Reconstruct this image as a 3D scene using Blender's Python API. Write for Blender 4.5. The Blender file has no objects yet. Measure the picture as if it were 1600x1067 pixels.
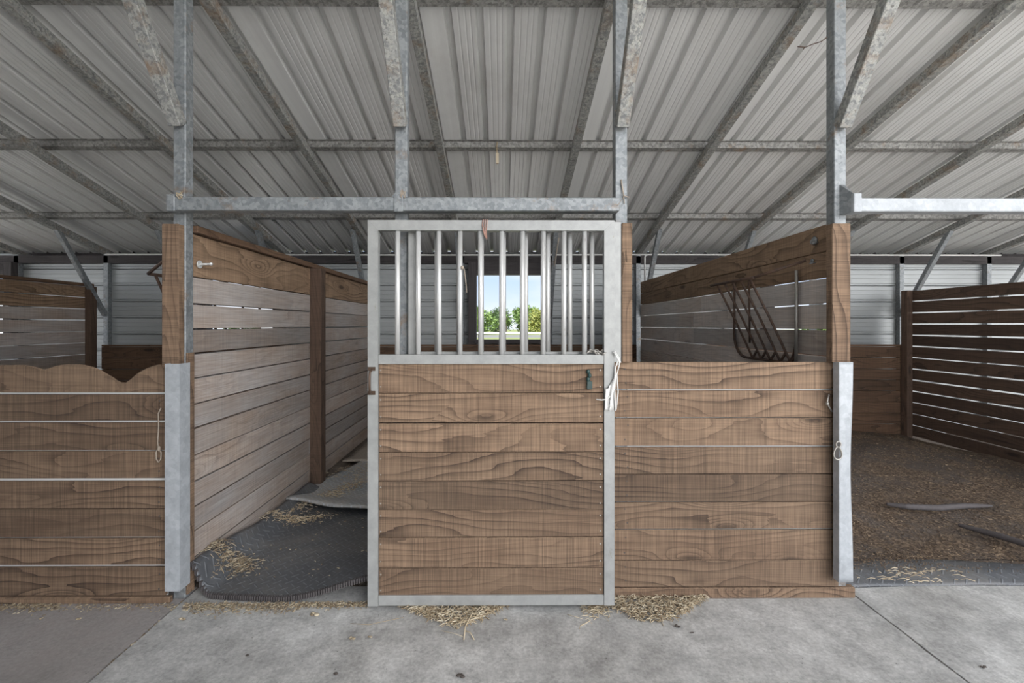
import bpy, bmesh, math, random
from mathutils import Vector, Matrix, noise
R = math.radians
rng = random.Random(7)
scene = bpy.context.scene
C = scene.collection

# ------------------------------------------------------------------ camera
CAMZ = 1.38
cam_d = bpy.data.cameras.new('camera'); cam = bpy.data.objects.new('camera', cam_d); C.objects.link(cam)
cam.location = (0, 0, CAMZ); cam.rotation_euler = (R(90), 0, R(-0.36))
cam_d.lens = 16.2; cam_d.sensor_width = 36; cam_d.clip_start = 0.05; cam_d.clip_end = 400
cam_d.shift_x = 0.0066; cam_d.shift_y = -0.0159
scene.camera = cam

# ------------------------------------------------------------------ sky and sun
w = bpy.data.worlds.new('sky'); scene.world = w; w.use_nodes = True
nt = w.node_tree; nt.nodes.clear()
def wn(t, **k):
    n = nt.nodes.new(t)
    for a, b in k.items(): setattr(n, a, b)
    return n
wo = wn('ShaderNodeOutputWorld'); bg = wn('ShaderNodeBackground'); tc = wn('ShaderNodeTexCoord')
sx = wn('ShaderNodeSeparateXYZ'); rp = wn('ShaderNodeValToRGB'); nz = wn('ShaderNodeTexNoise'); cr = wn('ShaderNodeValToRGB'); mx = wn('ShaderNodeMixRGB')
nt.links.new(tc.outputs['Generated'], sx.inputs[0]); nt.links.new(sx.outputs['Z'], rp.inputs[0])
e = rp.color_ramp.elements
e[0].position = 0.0; e[0].color = (.80, .89, 1, 1); e[1].position = 0.6; e[1].color = (.28, .48, .88, 1)
m_ = rp.color_ramp.elements.new(0.12); m_.color = (.50, .68, .97, 1)
nz.inputs['Scale'].default_value = 3.0; nz.inputs['Detail'].default_value = 6
mp = wn('ShaderNodeMapping'); mp.inputs['Scale'].default_value = (1, 1, 3)
nt.links.new(tc.outputs['Generated'], mp.inputs[0]); nt.links.new(mp.outputs[0], nz.inputs['Vector'])
cr.color_ramp.elements[0].position = .42; cr.color_ramp.elements[1].position = .72
nt.links.new(nz.outputs['Fac'], cr.inputs[0]); nt.links.new(cr.outputs[0], mx.inputs[0])
nt.links.new(rp.outputs[0], mx.inputs[1]); mx.inputs[2].default_value = (1, 1, 1, 1)
nt.links.new(mx.outputs[0], bg.inputs[0]); bg.inputs[1].default_value = 0.85
nt.links.new(bg.outputs[0], wo.inputs[0])
def sun(name, az, el, energy, angle, col):
    l = bpy.data.lights.new(name, 'SUN'); l.energy = energy; l.angle = R(angle); l.color = col
    o = bpy.data.objects.new(name, l); C.objects.link(o)
    d = Vector((math.sin(R(az)) * math.cos(R(el)), math.cos(R(az)) * math.cos(R(el)), math.sin(R(el))))  # towards the sun
    o.rotation_euler = (-d).to_track_quat('-Z', 'Y').to_euler(); o.location = d * 30
    return o
sun('bright_haze', 148, 20, 2.6, 50, (1, .99, .98))
sun('partition_fill_sun', 205, 15, .5, 22, (1, .99, .98))  # extra fill sun, added to brighten the right-hand partition
sun('sun', 195, 62, 7.5, 1.0, (1, .97, .92))
vs = scene.view_settings
vs.view_transform = 'Standard'; vs.look = 'None'; vs.gamma = 1; vs.use_curve_mapping = False; vs.exposure = 0.45

# ------------------------------------------------------------------ material helpers
class N:
    def __init__(s, name):
        s.m = bpy.data.materials.new(name); s.m.use_nodes = True; s.t = s.m.node_tree; s.t.nodes.clear()
        s.out = s.t.nodes.new('ShaderNodeOutputMaterial'); s.b = s.t.nodes.new('ShaderNodeBsdfPrincipled')
        s.t.links.new(s.b.outputs[0], s.out.inputs[0])
    def n(s, typ, ins=None, **k):
        n = s.t.nodes.new(typ)
        for a, b in k.items(): setattr(n, a, b)
        if ins:
            for a, b in ins.items(): s.put(n.inputs[a], b)
        return n
    def put(s, sock, v):
        if isinstance(v, bpy.types.NodeSocket): s.t.links.new(v, sock)
        else: sock.default_value = v
    def math(s, op, a, b=0.0, c=0.0, clamp=False):
        n = s.n('ShaderNodeMath', operation=op, use_clamp=clamp); s.put(n.inputs[0], a); s.put(n.inputs[1], b)
        s.put(n.inputs[2], c); return n.outputs[0]
    def ramp(s, fac, stops):
        n = s.n('ShaderNodeValToRGB'); s.put(n.inputs[0], fac)
        el = n.color_ramp.elements
        while len(el) < len(stops): el.new(.5)
        for i, (p, c) in enumerate(stops):
            el[i].position = p; el[i].color = (c if isinstance(c, tuple) else (c, c, c)) + (1,)
        return n.outputs[0]
    def mix(s, fac, a, b, mode='MIX'):
        n = s.n('ShaderNodeMixRGB', blend_type=mode); s.put(n.inputs[0], fac)
        for i, v in ((1, a), (2, b)): s.put(n.inputs[i], v + (1,) if isinstance(v, tuple) else v)
        return n.outputs[0]
    def noise(s, vec, scale, detail=3, rough=.5, dist=0):
        n = s.n('ShaderNodeTexNoise', {'Vector': vec, 'Scale': scale, 'Detail': detail, 'Roughness': rough, 'Distortion': dist})
        return n.outputs['Fac']
    def mapping(s, vec, scale=(1, 1, 1), rot=(0, 0, 0), loc=(0, 0, 0)):
        n = s.n('ShaderNodeMapping', {'Vector': vec, 'Scale': scale, 'Rotation': rot, 'Location': loc}); return n.outputs[0]
    def bump(s, h, strength=.3, dist=.01):
        n = s.n('ShaderNodeBump', {'Height': h, 'Strength': strength, 'Distance': dist}); s.put(s.b.inputs['Normal'], n.outputs[0]); return n
    def done(s, col, rough=.6, metal=0.0):
        if isinstance(col, tuple): col = col + (1,)
        s.put(s.b.inputs['Base Color'], col); s.put(s.b.inputs['Roughness'], rough); s.put(s.b.inputs['Metallic'], metal)
        return s.m

def wood(name, pale, mid, dark, grey=0.0, greycol=(.36, .34, .33), saw=.5, var=.35, grain=1.0):
    k = N(name)
    uv = k.n('ShaderNodeTexCoord').outputs['UV']
    rnd = k.n('ShaderNodeNewGeometry').outputs['Random Per Island']
    off = k.n('ShaderNodeCombineXYZ', {0: k.math('MULTIPLY', rnd, 37.3), 1: k.math('MULTIPLY', rnd, 91.7), 2: k.math('MULTIPLY', rnd, 13.1)}).outputs[0]
    p = k.n('ShaderNodeVectorMath', operation='ADD'); k.put(p.inputs[0], uv); k.put(p.inputs[1], off); p = p.outputs[0]
    sep = k.n('ShaderNodeSeparateXYZ', {0: p})
    u, v = sep.outputs[0], sep.outputs[1]
    # growth-ring field bent around knots
    low = k.noise(k.mapping(p, (.75, 3.2, 1)), 1.0, 2, .5)
    vor = k.n('ShaderNodeTexVoronoi', {'Vector': k.mapping(p, (1.7, 6.0, 1)), 'Scale': 1.0, 'Randomness': 1.0}, feature='F1')
    kd = vor.outputs['Distance']
    bell = k.math('POWER', 2.718, k.math('MULTIPLY', k.math('MULTIPLY', kd, kd), -14))
    vsep = k.n('ShaderNodeSeparateXYZ', {0: vor.outputs['Color']})
    has = k.math('GREATER_THAN', vsep.outputs[0], .52)
    knot = k.math('MULTIPLY', bell, has)
    F = k.math('ADD', k.math('ADD', k.math('MULTIPLY', v, 19), k.math('MULTIPLY', low, 12)), k.math('MULTIPLY', knot, 5))
    F = k.math('ADD', F, k.math('MULTIPLY', k.noise(k.mapping(p, (3, 40, 1)), 1, 2), .5))
    s1 = k.math('FRACT', F)
    ring = k.math('POWER', s1, 3.6)
    fade = k.ramp(k.noise(k.mapping(p, (.9, 2.5, 1), loc=(5, 3, 0)), 1, 2), [(.35, .25), (.62, 1.0)])
    ring = k.math('MULTIPLY', k.math('MULTIPLY', ring, fade), grain)
    fibre = k.noise(k.mapping(p, (4, 160, 1)), 1, 3, .6)
    sawn = k.noise(k.mapping(p, (240, 3, 1)), 1, 2, .6)
    sawb = k.noise(k.mapping(p, (60, .8, 1)), 1, 2, .5)
    sawc = k.math('ADD', k.math('MULTIPLY', sawn, .72), k.math('MULTIPLY', sawb, .28))
    blotch = k.noise(k.mapping(p, (1.6, 5, 1)), 1, 4, .6)
    c = k.mix(k.ramp(blotch, [(.3, 0.0), (.7, 1.0)]), pale + (), mid)
    c = k.mix(k.math('MULTIPLY', ring, .95), c, dark)
    c = k.mix(k.math('MULTIPLY', k.ramp(k.math('MULTIPLY', bell, has), [(.72, 0.0), (.93, 1.0)]), .8), c, tuple(x * .55 for x in dark))
    c = k.mix(1.0, c, k.ramp(fibre, [(.3, .78), (.7, 1.12)]), 'MULTIPLY')
    c = k.mix(saw, c, k.ramp(sawc, [(.36, .70), (.62, 1.26)]), 'MULTIPLY')
    if grey > 0:
        gm = k.ramp(k.noise(k.mapping(p, (1.1, 3, 1), loc=(9, 1, 0)), 1, 5, .65), [(.5 - grey * .4, 0.0), (.85 - grey * .35, 1.0)])
        c = k.mix(k.math('MULTIPLY', gm, .85), c, k.mix(.6, greycol, k.ramp(fibre, [(.3, .2), (.7, .5)])))
    c = k.mix(1.0, c, k.ramp(rnd, [(0, 1 - var), (1, 1 + var * .45)]), 'MULTIPLY')
    h = k.math('ADD', k.math('ADD', k.math('MULTIPLY', sawc, .6), k.math('MULTIPLY', fibre, .5)), k.math('MULTIPLY', ring, -.3))
    k.bump(h, .35, .004)
    return k.done(c, .85)

def galv(name, base, dark, spangle=55, contrast=.5, rust=0.0, crust=0.0, metal=.25, rough=.5):
    k = N(name); o = k.n('ShaderNodeTexCoord').outputs['Object']
    v = k.n('ShaderNodeTexVoronoi', {'Vector': o, 'Scale': float(spangle)}, feature='F1')
    sp = k.n('ShaderNodeSeparateXYZ', {0: v.outputs['Color']}).outputs[0]
    n1 = k.noise(o, 9, 5, .65); n2 = k.noise(o, 70, 4, .7)
    f = k.math('ADD', k.math('MULTIPLY', sp, contrast), k.math('MULTIPLY', n2, 1 - contrast))
    c = k.mix(k.ramp(f, [(.3, 0.0), (.72, 1.0)]), dark, base)
    c = k.mix(.5, c, k.ramp(n1, [(.3, .7), (.7, 1.2)]), 'MULTIPLY')
    if crust:
        c = k.mix(k.math('MULTIPLY', k.ramp(k.noise(o, 42, 5, .75), [(.5, 0.0), (.6, 1.0)]), crust), c, (.43, .42, .38))
        c = k.mix(k.math('MULTIPLY', k.ramp(k.noise(o, 60, 5, .75, 1), [(.56, 0.0), (.64, 1.0)]), crust), c, (.1, .09, .08))
    if rust:
        c = k.mix(k.math('MULTIPLY', k.ramp(k.noise(o, 5.5, 6, .75), [(.6 - .12 * rust, 0.0), (.72, 1.0)]), .85), c, (.23, .14, .075))
    k.bump(k.math('ADD', k.math('MULTIPLY', n2, .5), k.math('MULTIPLY', sp, .2)), .25 + crust * .5, .003)
    return k.done(c, rough, metal)

M = {}
M['plank'] = wood('sawn_plank_wood', (.240, .160, .103), (.165, .104, .065), (.045, .026, .016), grey=0, greycol=(.25, .20, .165), saw=.95, var=.34)
M['partition'] = wood('weathered_plank_wood', (.44, .35, .285), (.34, .25, .19), (.12, .08, .06), grey=.45, greycol=(.52, .475, .455), saw=.6, var=.3, grain=.5)
M['top_plank'] = wood('brown_upper_plank_wood', (.33, .22, .14), (.235, .15, .092), (.075, .045, .026), saw=.6, var=.25)
M['lightened_partition'] = wood('light_boosted_plank_wood', (.66, .56, .49), (.54, .42, .33), (.22, .15, .11), grey=.5, greycol=(.72, .68, .66), saw=.6, var=.25, grain=.6)  # pale wood lightened further, standing in for light missing on this face
M['oldwood'] = wood('old_brown_wood', (.17, .10, .06), (.115, .065, .038), (.045, .026, .016), saw=.5, var=.3)
M['darkwood'] = wood('dark_brown_wood', (.12, .075, .05), (.085, .052, .036), (.035, .022, .016), saw=.4, var=.35)  # deep brown for the right stall's far partition and the support posts
M['window_wood'] = wood('charcoal_window_timber', (.075, .066, .066), (.055, .048, .048), (.03, .026, .026), saw=.4, var=.3)
M['galv'] = galv('galvanized_steel', (.30, .315, .32), (.19, .205, .215), 60, .45, rust=.25)
M['galv_old'] = galv('crusted_galvanized_steel', (.36, .36, .34), (.19, .195, .195), 70, .5, rust=.75, crust=.75, metal=.15, rough=.7)
M['galv_pale'] = galv('pale_galvanized_angle', (.45, .47, .49), (.36, .38, .40), 40, .3, metal=.1, rough=.5)
M['purlin'] = galv('aged_purlin_steel', (.33, .325, .31), (.15, .145, .14), 60, .4, rust=.25, crust=.45, metal=.15, rough=.65)
k = N('pale_gate_paint'); o = k.n('ShaderNodeTexCoord').outputs['Object']
c = k.mix(k.ramp(k.noise(o, 14, 5, .7), [(.35, 0.0), (.7, 1.0)]), (.29, .295, .285), (.38, .38, .37))
c = k.mix(k.math('MULTIPLY', k.ramp(k.noise(k.mapping(o, (1, 1, .35)), 26, 6, .75), [(.64, 0.0), (.70, 1.0)]), .7), c, (.25, .24, .19))
k.bump(k.noise(o, 120, 3), .1, .002); M['gate'] = k.done(c, .42, .15)
k = N('bright_bar_steel'); o = k.n('ShaderNodeTexCoord').outputs['Object']
c = k.mix(k.ramp(k.noise(k.mapping(o, (1, 1, .12)), 30, 4, .6), [(.4, 0.0), (.7, 1.0)]), (.74, .74, .73), (.60, .595, .57))
c = k.mix(k.math('MULTIPLY', k.ramp(k.noise(k.mapping(o, (1, 1, .4)), 7, 6, .7), [(.63, 0.0), (.72, 1.0)]), .6), c, (.22, .15, .11))
M['bar'] = k.done(c, .3, .45)
k = N('roof_sheet_paint'); o = k.n('ShaderNodeTexCoord').outputs['Object']
c = k.mix(k.ramp(k.noise(k.mapping(o, (22, .5, .5)), 1, 4, .6), [(.35, 0.0), (.7, 1.0)]), (.74, .74, .73), (.82, .82, .81))
c = k.mix(k.ramp(k.noise(o, 1.4, 6, .7), [(.52, 0.0), (.8, .35)]), c, (.42, .40, .37))
M['roof'] = k.done(c, .42, .1)
k = N('wall_siding_paint'); o = k.n('ShaderNodeTexCoord').outputs['Object']
c = k.mix(k.ramp(k.noise(k.mapping(o, (.6, 1, 9)), 1, 4, .6), [(.35, 0.0), (.7, 1.0)]), (.36, .375, .375), (.44, .455, .455))
M['siding'] = k.done(c, .45, .1)
k = N('rusty_rod_iron'); o = k.n('ShaderNodeTexCoord').outputs['Object']
c = k.mix(k.ramp(k.noise(o, 30, 5, .7), [(.4, 0.0), (.6, 1.0)]), (.13, .075, .05), (.075, .05, .04))
k.bump(k.noise(o, 160, 3), .3, .002); M['rust'] = k.done(c, .7, .2)
k = N('stable_concrete'); o = k.n('ShaderNodeTexCoord').outputs['Object']
n1 = k.noise(o, 1.1, 6, .62, .4); n2 = k.noise(o, 7, 6, .7); n3 = k.noise(o, 60, 4, .7)
c = k.mix(k.ramp(n1, [(.36, 0.0), (.64, 1.0)]), (.36, .352, .335), (.56, .555, .54))
c = k.mix(.75, c, k.ramp(n2, [(.34, .62), (.66, 1.25)]), 'MULTIPLY'); c = k.mix(.8, c, k.ramp(n3, [(.34, .72), (.66, 1.22)]), 'MULTIPLY')
sw = k.noise(k.mapping(o, (2.2, .45, 1), rot=(0, 0, R(-38))), 3.2, 5, .7, .6)
c = k.mix(k.ramp(sw, [(.5, 0.0), (.75, .35)]), c, (.55, .545, .53))
px = k.n('ShaderNodeSeparateXYZ', {0: o})
lf = k.math('MULTIPLY', k.math('LESS_THAN', px.outputs[0], -1.604), k.ramp(n2, [(.3, .35), (.7, .75)]))
c = k.mix(lf, c, (.25, .21, .20))
sp = k.n('ShaderNodeTexVoronoi', {'Vector': o, 'Scale': 17.0}, feature='F1')
c = k.mix(k.math('MULTIPLY', k.ramp(sp.outputs['Distance'], [(.035, 1.0), (.06, 0.0)]), .75), c, (.07, .065, .06))
k.bump(k.math('ADD', n3, k.math('MULTIPLY', n2, 1.5)), .25, .006); M['concrete'] = k.done(c, .82)
k = N('joint_dirt'); o = k.n('ShaderNodeTexCoord').outputs['Object']
M['joint'] = k.done(k.mix(k.noise(o, 20, 4), (.06, .05, .045), (.17, .14, .115)), .95)
k = N('stall_dirt'); o = k.n('ShaderNodeTexCoord').outputs['Object']
c = k.mix(k.ramp(k.noise(o, 6, 6, .7), [(.35, 0.0), (.65, 1.0)]), (.13, .10, .08), (.24, .195, .155))
k.bump(k.noise(o, 40, 5, .7), .6, .02); M['dirt'] = k.done(c, .95)
k = N('yard_ground'); o = k.n('ShaderNodeTexCoord').outputs['Object']
s = k.n('ShaderNodeSeparateXYZ', {0: o})
gr = k.mix(k.noise(o, .7, 6, .7), (.10, .14, .035), (.20, .20, .08))
sandy = k.mix(k.noise(o, 1.5, 5, .7), (.60, .57, .52), (.70, .68, .63))
isg = k.math('MULTIPLY', k.math('GREATER_THAN', s.outputs[1], 9.0), k.math('SUBTRACT', 1.0, k.math('MULTIPLY', k.math('GREATER_THAN', s.outputs[1], 54.0), k.math('LESS_THAN', s.outputs[1], 68.0))))
sandy = k.mix(k.math('GREATER_THAN', s.outputs[1], 40.0), sandy, (.13, .13, .125))
M['yard'] = k.done(k.mix(isg, sandy, gr), .95)
def mat_mat(name, base, dust, dustamt):
    k = N(name); uv = k.n('ShaderNodeTexCoord').outputs['UV']
    r = k.n('ShaderNodeSeparateXYZ', {0: k.mapping(uv, (22, 22, 1), rot=(0, 0, R(45)))})
    fx, fy = k.math('FRACT', r.outputs[0]), k.math('FRACT', r.outputs[1])
    par = k.math('MODULO', k.math('ABSOLUTE', k.math('ADD', k.math('FLOOR', r.outputs[0]), k.math('FLOOR', r.outputs[1]))), 2.0)
    ax, ay = k.math('ABSOLUTE', k.math('SUBTRACT', fx, .5)), k.math('ABSOLUTE', k.math('SUBTRACT', fy, .5))
    def dash(a, b): return k.math('MULTIPLY', k.math('LESS_THAN', a, .46), k.ramp(b, [(.05, 1.0), (.10, 0.0)]))
    d = k.math('ADD', k.math('MULTIPLY', dash(ax, ay), par), k.math('MULTIPLY', dash(ay, ax), k.math('SUBTRACT', 1.0, par)))
    n1 = k.noise(uv, 2.2, 6, .65, .5); n2 = k.noise(uv, 45, 4, .7)
    c = k.mix(k.ramp(n1, [(.55 - dustamt * .35, 0.0), (.85 - dustamt * .3, .9)]), base, dust)
    c = k.mix(k.math('MULTIPLY', d, .7), c, tuple(x * 1.9 for x in base))
    c = k.mix(.5, c, k.ramp(n2, [(.3, .7), (.7, 1.25)]), 'MULTIPLY')
    k.bump(k.math('ADD', d, k.math('MULTIPLY', n2, .12)), .7, .005)
    return k.done(c, .5)
M['mat'] = mat_mat('dark_rubber_mat', (.095, .10, .108), (.2, .19, .175), .25)
M['mat_dusty'] = mat_mat('dusty_rubber_mat', (.30, .33, .36), (.52, .48, .42), .6)
M['mat_brown'] = mat_mat('soiled_rubber_mat', (.3, .26, .22), (.42, .37, .31), .9)
def flat(name, col, rough=.7, metal=0.0, amt=.25, sc=30):
    k = N(name); o = k.n('ShaderNodeTexCoord').outputs['Object']
    return k.done(k.mix(k.noise(o, sc, 4, .7), tuple(x * (1 - amt) for x in col), tuple(min(1, x * (1 + amt)) for x in col)), rough, metal)
M['rim'] = flat('mat_rim_rubber', (.085, .075, .075), .8)
M['straw'] = None
def straw_mat(name, a, b, c2):
    k = N(name); r = k.n('ShaderNodeNewGeometry').outputs['Random Per Island']
    return k.done(k.ramp(r, [(0, a), (.5, b), (1, c2)]), .75)
M['straw'] = straw_mat('dry_straw', (.28, .20, .12), (.52, .42, .28), (.74, .66, .50))
M['crumb'] = straw_mat('dirty_straw_crumbs', (.16, .115, .075), (.36, .28, .18), (.6, .52, .38))
M['shaving'] = straw_mat('brown_wood_shavings', (.09, .06, .038), (.16, .11, .07), (.30, .22, .14))
k = N('shavings_bed'); o = k.n('ShaderNodeTexCoord').outputs['Object']
v = k.n('ShaderNodeTexVoronoi', {'Vector': k.mapping(o, (1, 1, 1)), 'Scale': 75.0}); vv = k.n('ShaderNodeSeparateXYZ', {0: v.outputs['Color']})
c = k.ramp(vv.outputs[0], [(0, (.055, .037, .025)), (.6, (.12, .082, .053)), (1, (.21, .15, .10))])
c = k.mix(k.ramp(k.noise(o, 2.6, 5, .65), [(.45, 0.0), (.62, .8)]), c, (.085, .07, .06))
k.bump(k.math('ADD', v.outputs['Distance'], k.noise(o, 40, 4, .7)), .6, .008); M['bed'] = k.done(k.mix(1.0, c, (1.0, 1.0, 1.0), 'MULTIPLY'), .9)
M['rope'] = flat('pale_twine', (.36, .30, .24), .8)
M['redtwine'] = flat('faded_red_twine', (.42, .24, .19), .8)
M['white_sheet'] = flat('white_gap_light_sheet', (.74, .74, .72), .5, 0, .06)  # white stands in for bright light between the planks
M['strap'] = flat('white_fence_tape', (.72, .71, .68), .6)
M['steel'] = flat('dull_steel', (.36, .34, .31), .4, .6)
M['greenclip'] = flat('dark_green_plastic', (.015, .04, .036), .4, 0, .5)
M['bronze'] = flat('worn_bronze_handle', (.10, .065, .045), .45, .4)
M['zinc'] = flat('bright_zinc', (.72, .72, .7), .35, .5)
M['conduit'] = flat('white_pvc_conduit', (.7, .69, .66), .5)
M['dung'] = flat('dark_dry_dirt_clod', (.09, .075, .065), .95)
M['fence'] = flat('white_fence_paint', (.82, .83, .84), .6, 0, .05)
M['bark'] = flat('grey_brown_bark', (.2, .16, .12), .9)
def leafm(name, a, b):
    k = N(name); r = k.n('ShaderNodeNewGeometry').outputs['Random Per Island']
    m = k.done(k.ramp(r, [(0, a), (1, b)]), .6); return m
M['leaf'] = leafm('mid_green_leaves', (.05, .10, .02), (.18, .27, .06))
M['leaf2'] = leafm('dark_green_leaves', (.03, .065, .02), (.12, .18, .06))
M['leaf3'] = leafm('yellow_green_leaves', (.12, .16, .03), (.30, .30, .07))

# ------------------------------------------------------------------ mesh helpers
class MB:
    def __init__(s): s.v = []; s.f = []; s.uv = []; s.sm = []
    def quad(s, pts, uvs, smooth=False):
        i = len(s.v); s.v += [tuple(p) for p in pts]; s.f.append(list(range(i, i + len(pts)))); s.uv.append(list(uvs)); s.sm.append(smooth)
    def box(s, x0, x1, y0, y1, z0, z1, grain='X', mat=None, jit=0.0):
        P = [Vector((x, y, z)) for z in (z0, z1) for y in (y0, y1) for x in (x0, x1)]
        if jit: P = [p + Vector((0, 0, rng.uniform(-jit, jit))) for p in P]
        if mat: T = [mat @ p for p in P]
        else: T = P
        i = len(s.v); s.v += [tuple(p) for p in T]
        for f in ((0, 2, 3, 1), (4, 5, 7, 6), (0, 1, 5, 4), (1, 3, 7, 5), (3, 2, 6, 7), (2, 0, 4, 6)):
            s.f.append([i + a for a in f]); s.sm.append(False)
            us = []
            n = (P[f[1]] - P[f[0]]).cross(P[f[2]] - P[f[1]]); ax = max(range(3), key=lambda q: abs(n[q]))
            g = 'XYZ'.index(grain); rest = [q for q in range(3) if q != ax]
            if g in rest: ua = g; va = [q for q in rest if q != g][0]
            else: ua, va = rest
            for a in f: us.append((P[a][ua], P[a][va] + ax * .31))
            s.uv.append(us)
    def beam(s, a, b, w, h, up=(0, 0, 1)):
        a, b = Vector(a), Vector(b); d = b - a; L = d.length; d.normalize(); up = Vector(up)
        sd = d.cross(up).normalized(); u2 = sd.cross(d).normalized()
        m = Matrix((( d.x, sd.x, u2.x, a.x), (d.y, sd.y, u2.y, a.y), (d.z, sd.z, u2.z, a.z), (0, 0, 0, 1)))
        s.box(0, L, -w / 2, w / 2, -h / 2, h / 2, 'X', m)
    def tube(s, pts, r, n=8, caps=True, closed=False):
        pts = [Vector(p) for p in pts]; rings = []; prev = None; L = 0
        rr = r if isinstance(r, (list, tuple)) else [r] * len(pts)
        m = len(pts)
        for i, p in enumerate(pts):
            if closed: t = (pts[(i + 1) % m] - pts[i - 1]).normalized()
            else: t = (pts[min(i + 1, m - 1)] - pts[max(i - 1, 0)]).normalized()
            if prev is None:
                a = Vector((0, 0, 1)) if abs(t.z) < .9 else Vector((1, 0, 0)); prev = t.cross(a).normalized()
            prev = (prev - t * prev.dot(t)).normalized(); b = t.cross(prev)
            i0 = len(s.v); s.v += [tuple(p + (prev * math.cos(2 * math.pi * q / n) + b * math.sin(2 * math.pi * q / n)) * rr[i]) for q in range(n)]
            rings.append(i0)
        segs = range(m) if closed else range(m - 1)
        for i in segs:
            a, b2 = rings[i], rings[(i + 1) % m]
            for q in range(n):
                q2 = (q + 1) % n
                s.f.append([a + q, a + q2, b2 + q2, b2 + q]); s.uv.append([(i * .1, q / n), (i * .1, (q + 1) / n), (i * .1 + .1, (q + 1) / n), (i * .1 + .1, q / n)]); s.sm.append(True)
        if caps and not closed:
            for a, rev in ((rings[0], True), (rings[-1], False)):
                ids = [a + q for q in range(n)]
                s.f.append(ids[::-1] if rev else ids); s.uv.append([(0, 0)] * n); s.sm.append(False)
    def grid(s, fn, nu, nv, uvf=None, smooth=True):
        i0 = len(s.v)
        for j in range(nv + 1):
            for i in range(nu + 1): s.v.append(tuple(fn(i / nu, j / nv)))
        for j in range(nv):
            for i in range(nu):
                a = i0 + j * (nu + 1) + i; s.f.append([a, a + 1, a + nu + 2, a + nu + 1]); s.sm.append(smooth)
                s.uv.append([(s.v[q][0], s.v[q][1]) for q in s.f[-1]])
    def ball(s, c, r, n=8, sq=(1, 1, 1), wob=0):
        i0 = len(s.v); rows = n // 2 + 1
        for j in range(rows + 1):
            th = math.pi * j / rows
            for i in range(n):
                a = 2 * math.pi * i / n; q = r * (1 + rng.uniform(-wob, wob))
                s.v.append((c[0] + q * sq[0] * math.sin(th) * math.cos(a), c[1] + q * sq[1] * math.sin(th) * math.sin(a), c[2] + q * sq[2] * math.cos(th)))
        for j in range(rows):
            for i in range(n):
                a = i0 + j * n + i; b = i0 + j * n + (i + 1) % n
                s.f.append([a, a + n, b + n, b]); s.uv.append([(0, 0)] * 4); s.sm.append(True)
    def build(s, name, mat, parent=None, bevel=0, solid=0, **props):
        me = bpy.data.meshes.new(name); me.from_pydata(s.v, [], s.f)
        uvl = me.uv_layers.new(name='UVMap'); flatuv = []
        for us in s.uv:
            for q in us: flatuv += [q[0], q[1]]
        uvl.data.foreach_set('uv', flatuv); me.polygons.foreach_set('use_smooth', s.sm)
        me.materials.append(M[mat] if isinstance(mat, str) else mat); me.update()
        ob = bpy.data.objects.new(name, me); C.objects.link(ob)
        if parent: ob.parent = parent; ob.matrix_parent_inverse = parent.matrix_basis.inverted()
        if solid: md = ob.modifiers.new('thickness', 'SOLIDIFY'); md.thickness = solid; md.offset = -1
        if bevel: md = ob.modifiers.new('bevel', 'BEVEL'); md.width = bevel; md.segments = 1; md.limit_method = 'ANGLE'
        for a, b in props.items(): ob[a] = b
        return ob
def tag(o, label, cat, group=None, kind=None):
    o['label'] = label; o['category'] = cat
    if group: o['group'] = group
    if kind: o['kind'] = kind
    return o
def thing(name, label, cat, loc=(0, 0, 0), group=None):
    o = bpy.data.objects.new(name, None); C.objects.link(o); o.location = loc; o.empty_display_size = .1
    return tag(o, label, cat, group)
def struct(o): o['kind'] = 'structure'; return o
def X(px, d): return (px - 785) / 720 * d
def Z(py, d): return CAMZ + (508 - py) / 720 * d

S = .27; DB = 5.85; ZB = CAMZ + .878          # roof slope, back wall depth, rafter underside at the back wall
YF = -1.4                                      # roof front edge
def zr(y): return ZB + S * (DB - y)            # rafter underside
XK = [-1.63 + 1.117 * k for k in range(-4, 8)]
RW = .06

# ------------------------------------------------------------------ ground and floor
m = MB(); m.box(-140, 140, -60, 160, -.30, -.075, 'X'); struct(m.build('ground', 'yard'))
m = MB(); m.box(-9, 9, 2.42, 5.95, -.20, -.004); struct(m.build('floor_stalls', 'dirt'))
m = MB(); m.box(-9, 9, -3.6, 2.45, -.12, -.02); struct(m.build('floor_joint_bed', 'joint'))
def slab(x0, x1, y0, y1):
    m = MB(); nx = max(2, int((x1 - x0) / .12)); ny = 48
    def jag(x, y, e):
        return .004 * noise.noise(Vector((y * 9, e, 0))) + .003 * noise.noise(Vector((y * 31, e, 2)))
    def fn(u, v):
        x = x0 + (x1 - x0) * u; y = y0 + (y1 - y0) * v
        if u == 0: x += jag(x, y, 1)
        if u == 1: x += jag(x, y, 5)
        z = .002 * noise.noise(Vector((x * 1.7, y * 1.7, 0)))
        return (x, y, z)
    m.grid(fn, nx, ny, smooth=False)
    return m
def slab_obj(nm, x0, x1, y1):
    o = slab(x0, x1, -3.6, y1).build(nm, 'concrete'); md = o.modifiers.new('thickness', 'SOLIDIFY'); md.thickness = .06; md.offset = -1; struct(o)
slab_obj('floor', -1.598, 1.795, 2.44)
slab_obj('floor_left', -9, -1.611, 2.44)
slab_obj('floor_right', 1.805, 9, 2.44)

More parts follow.
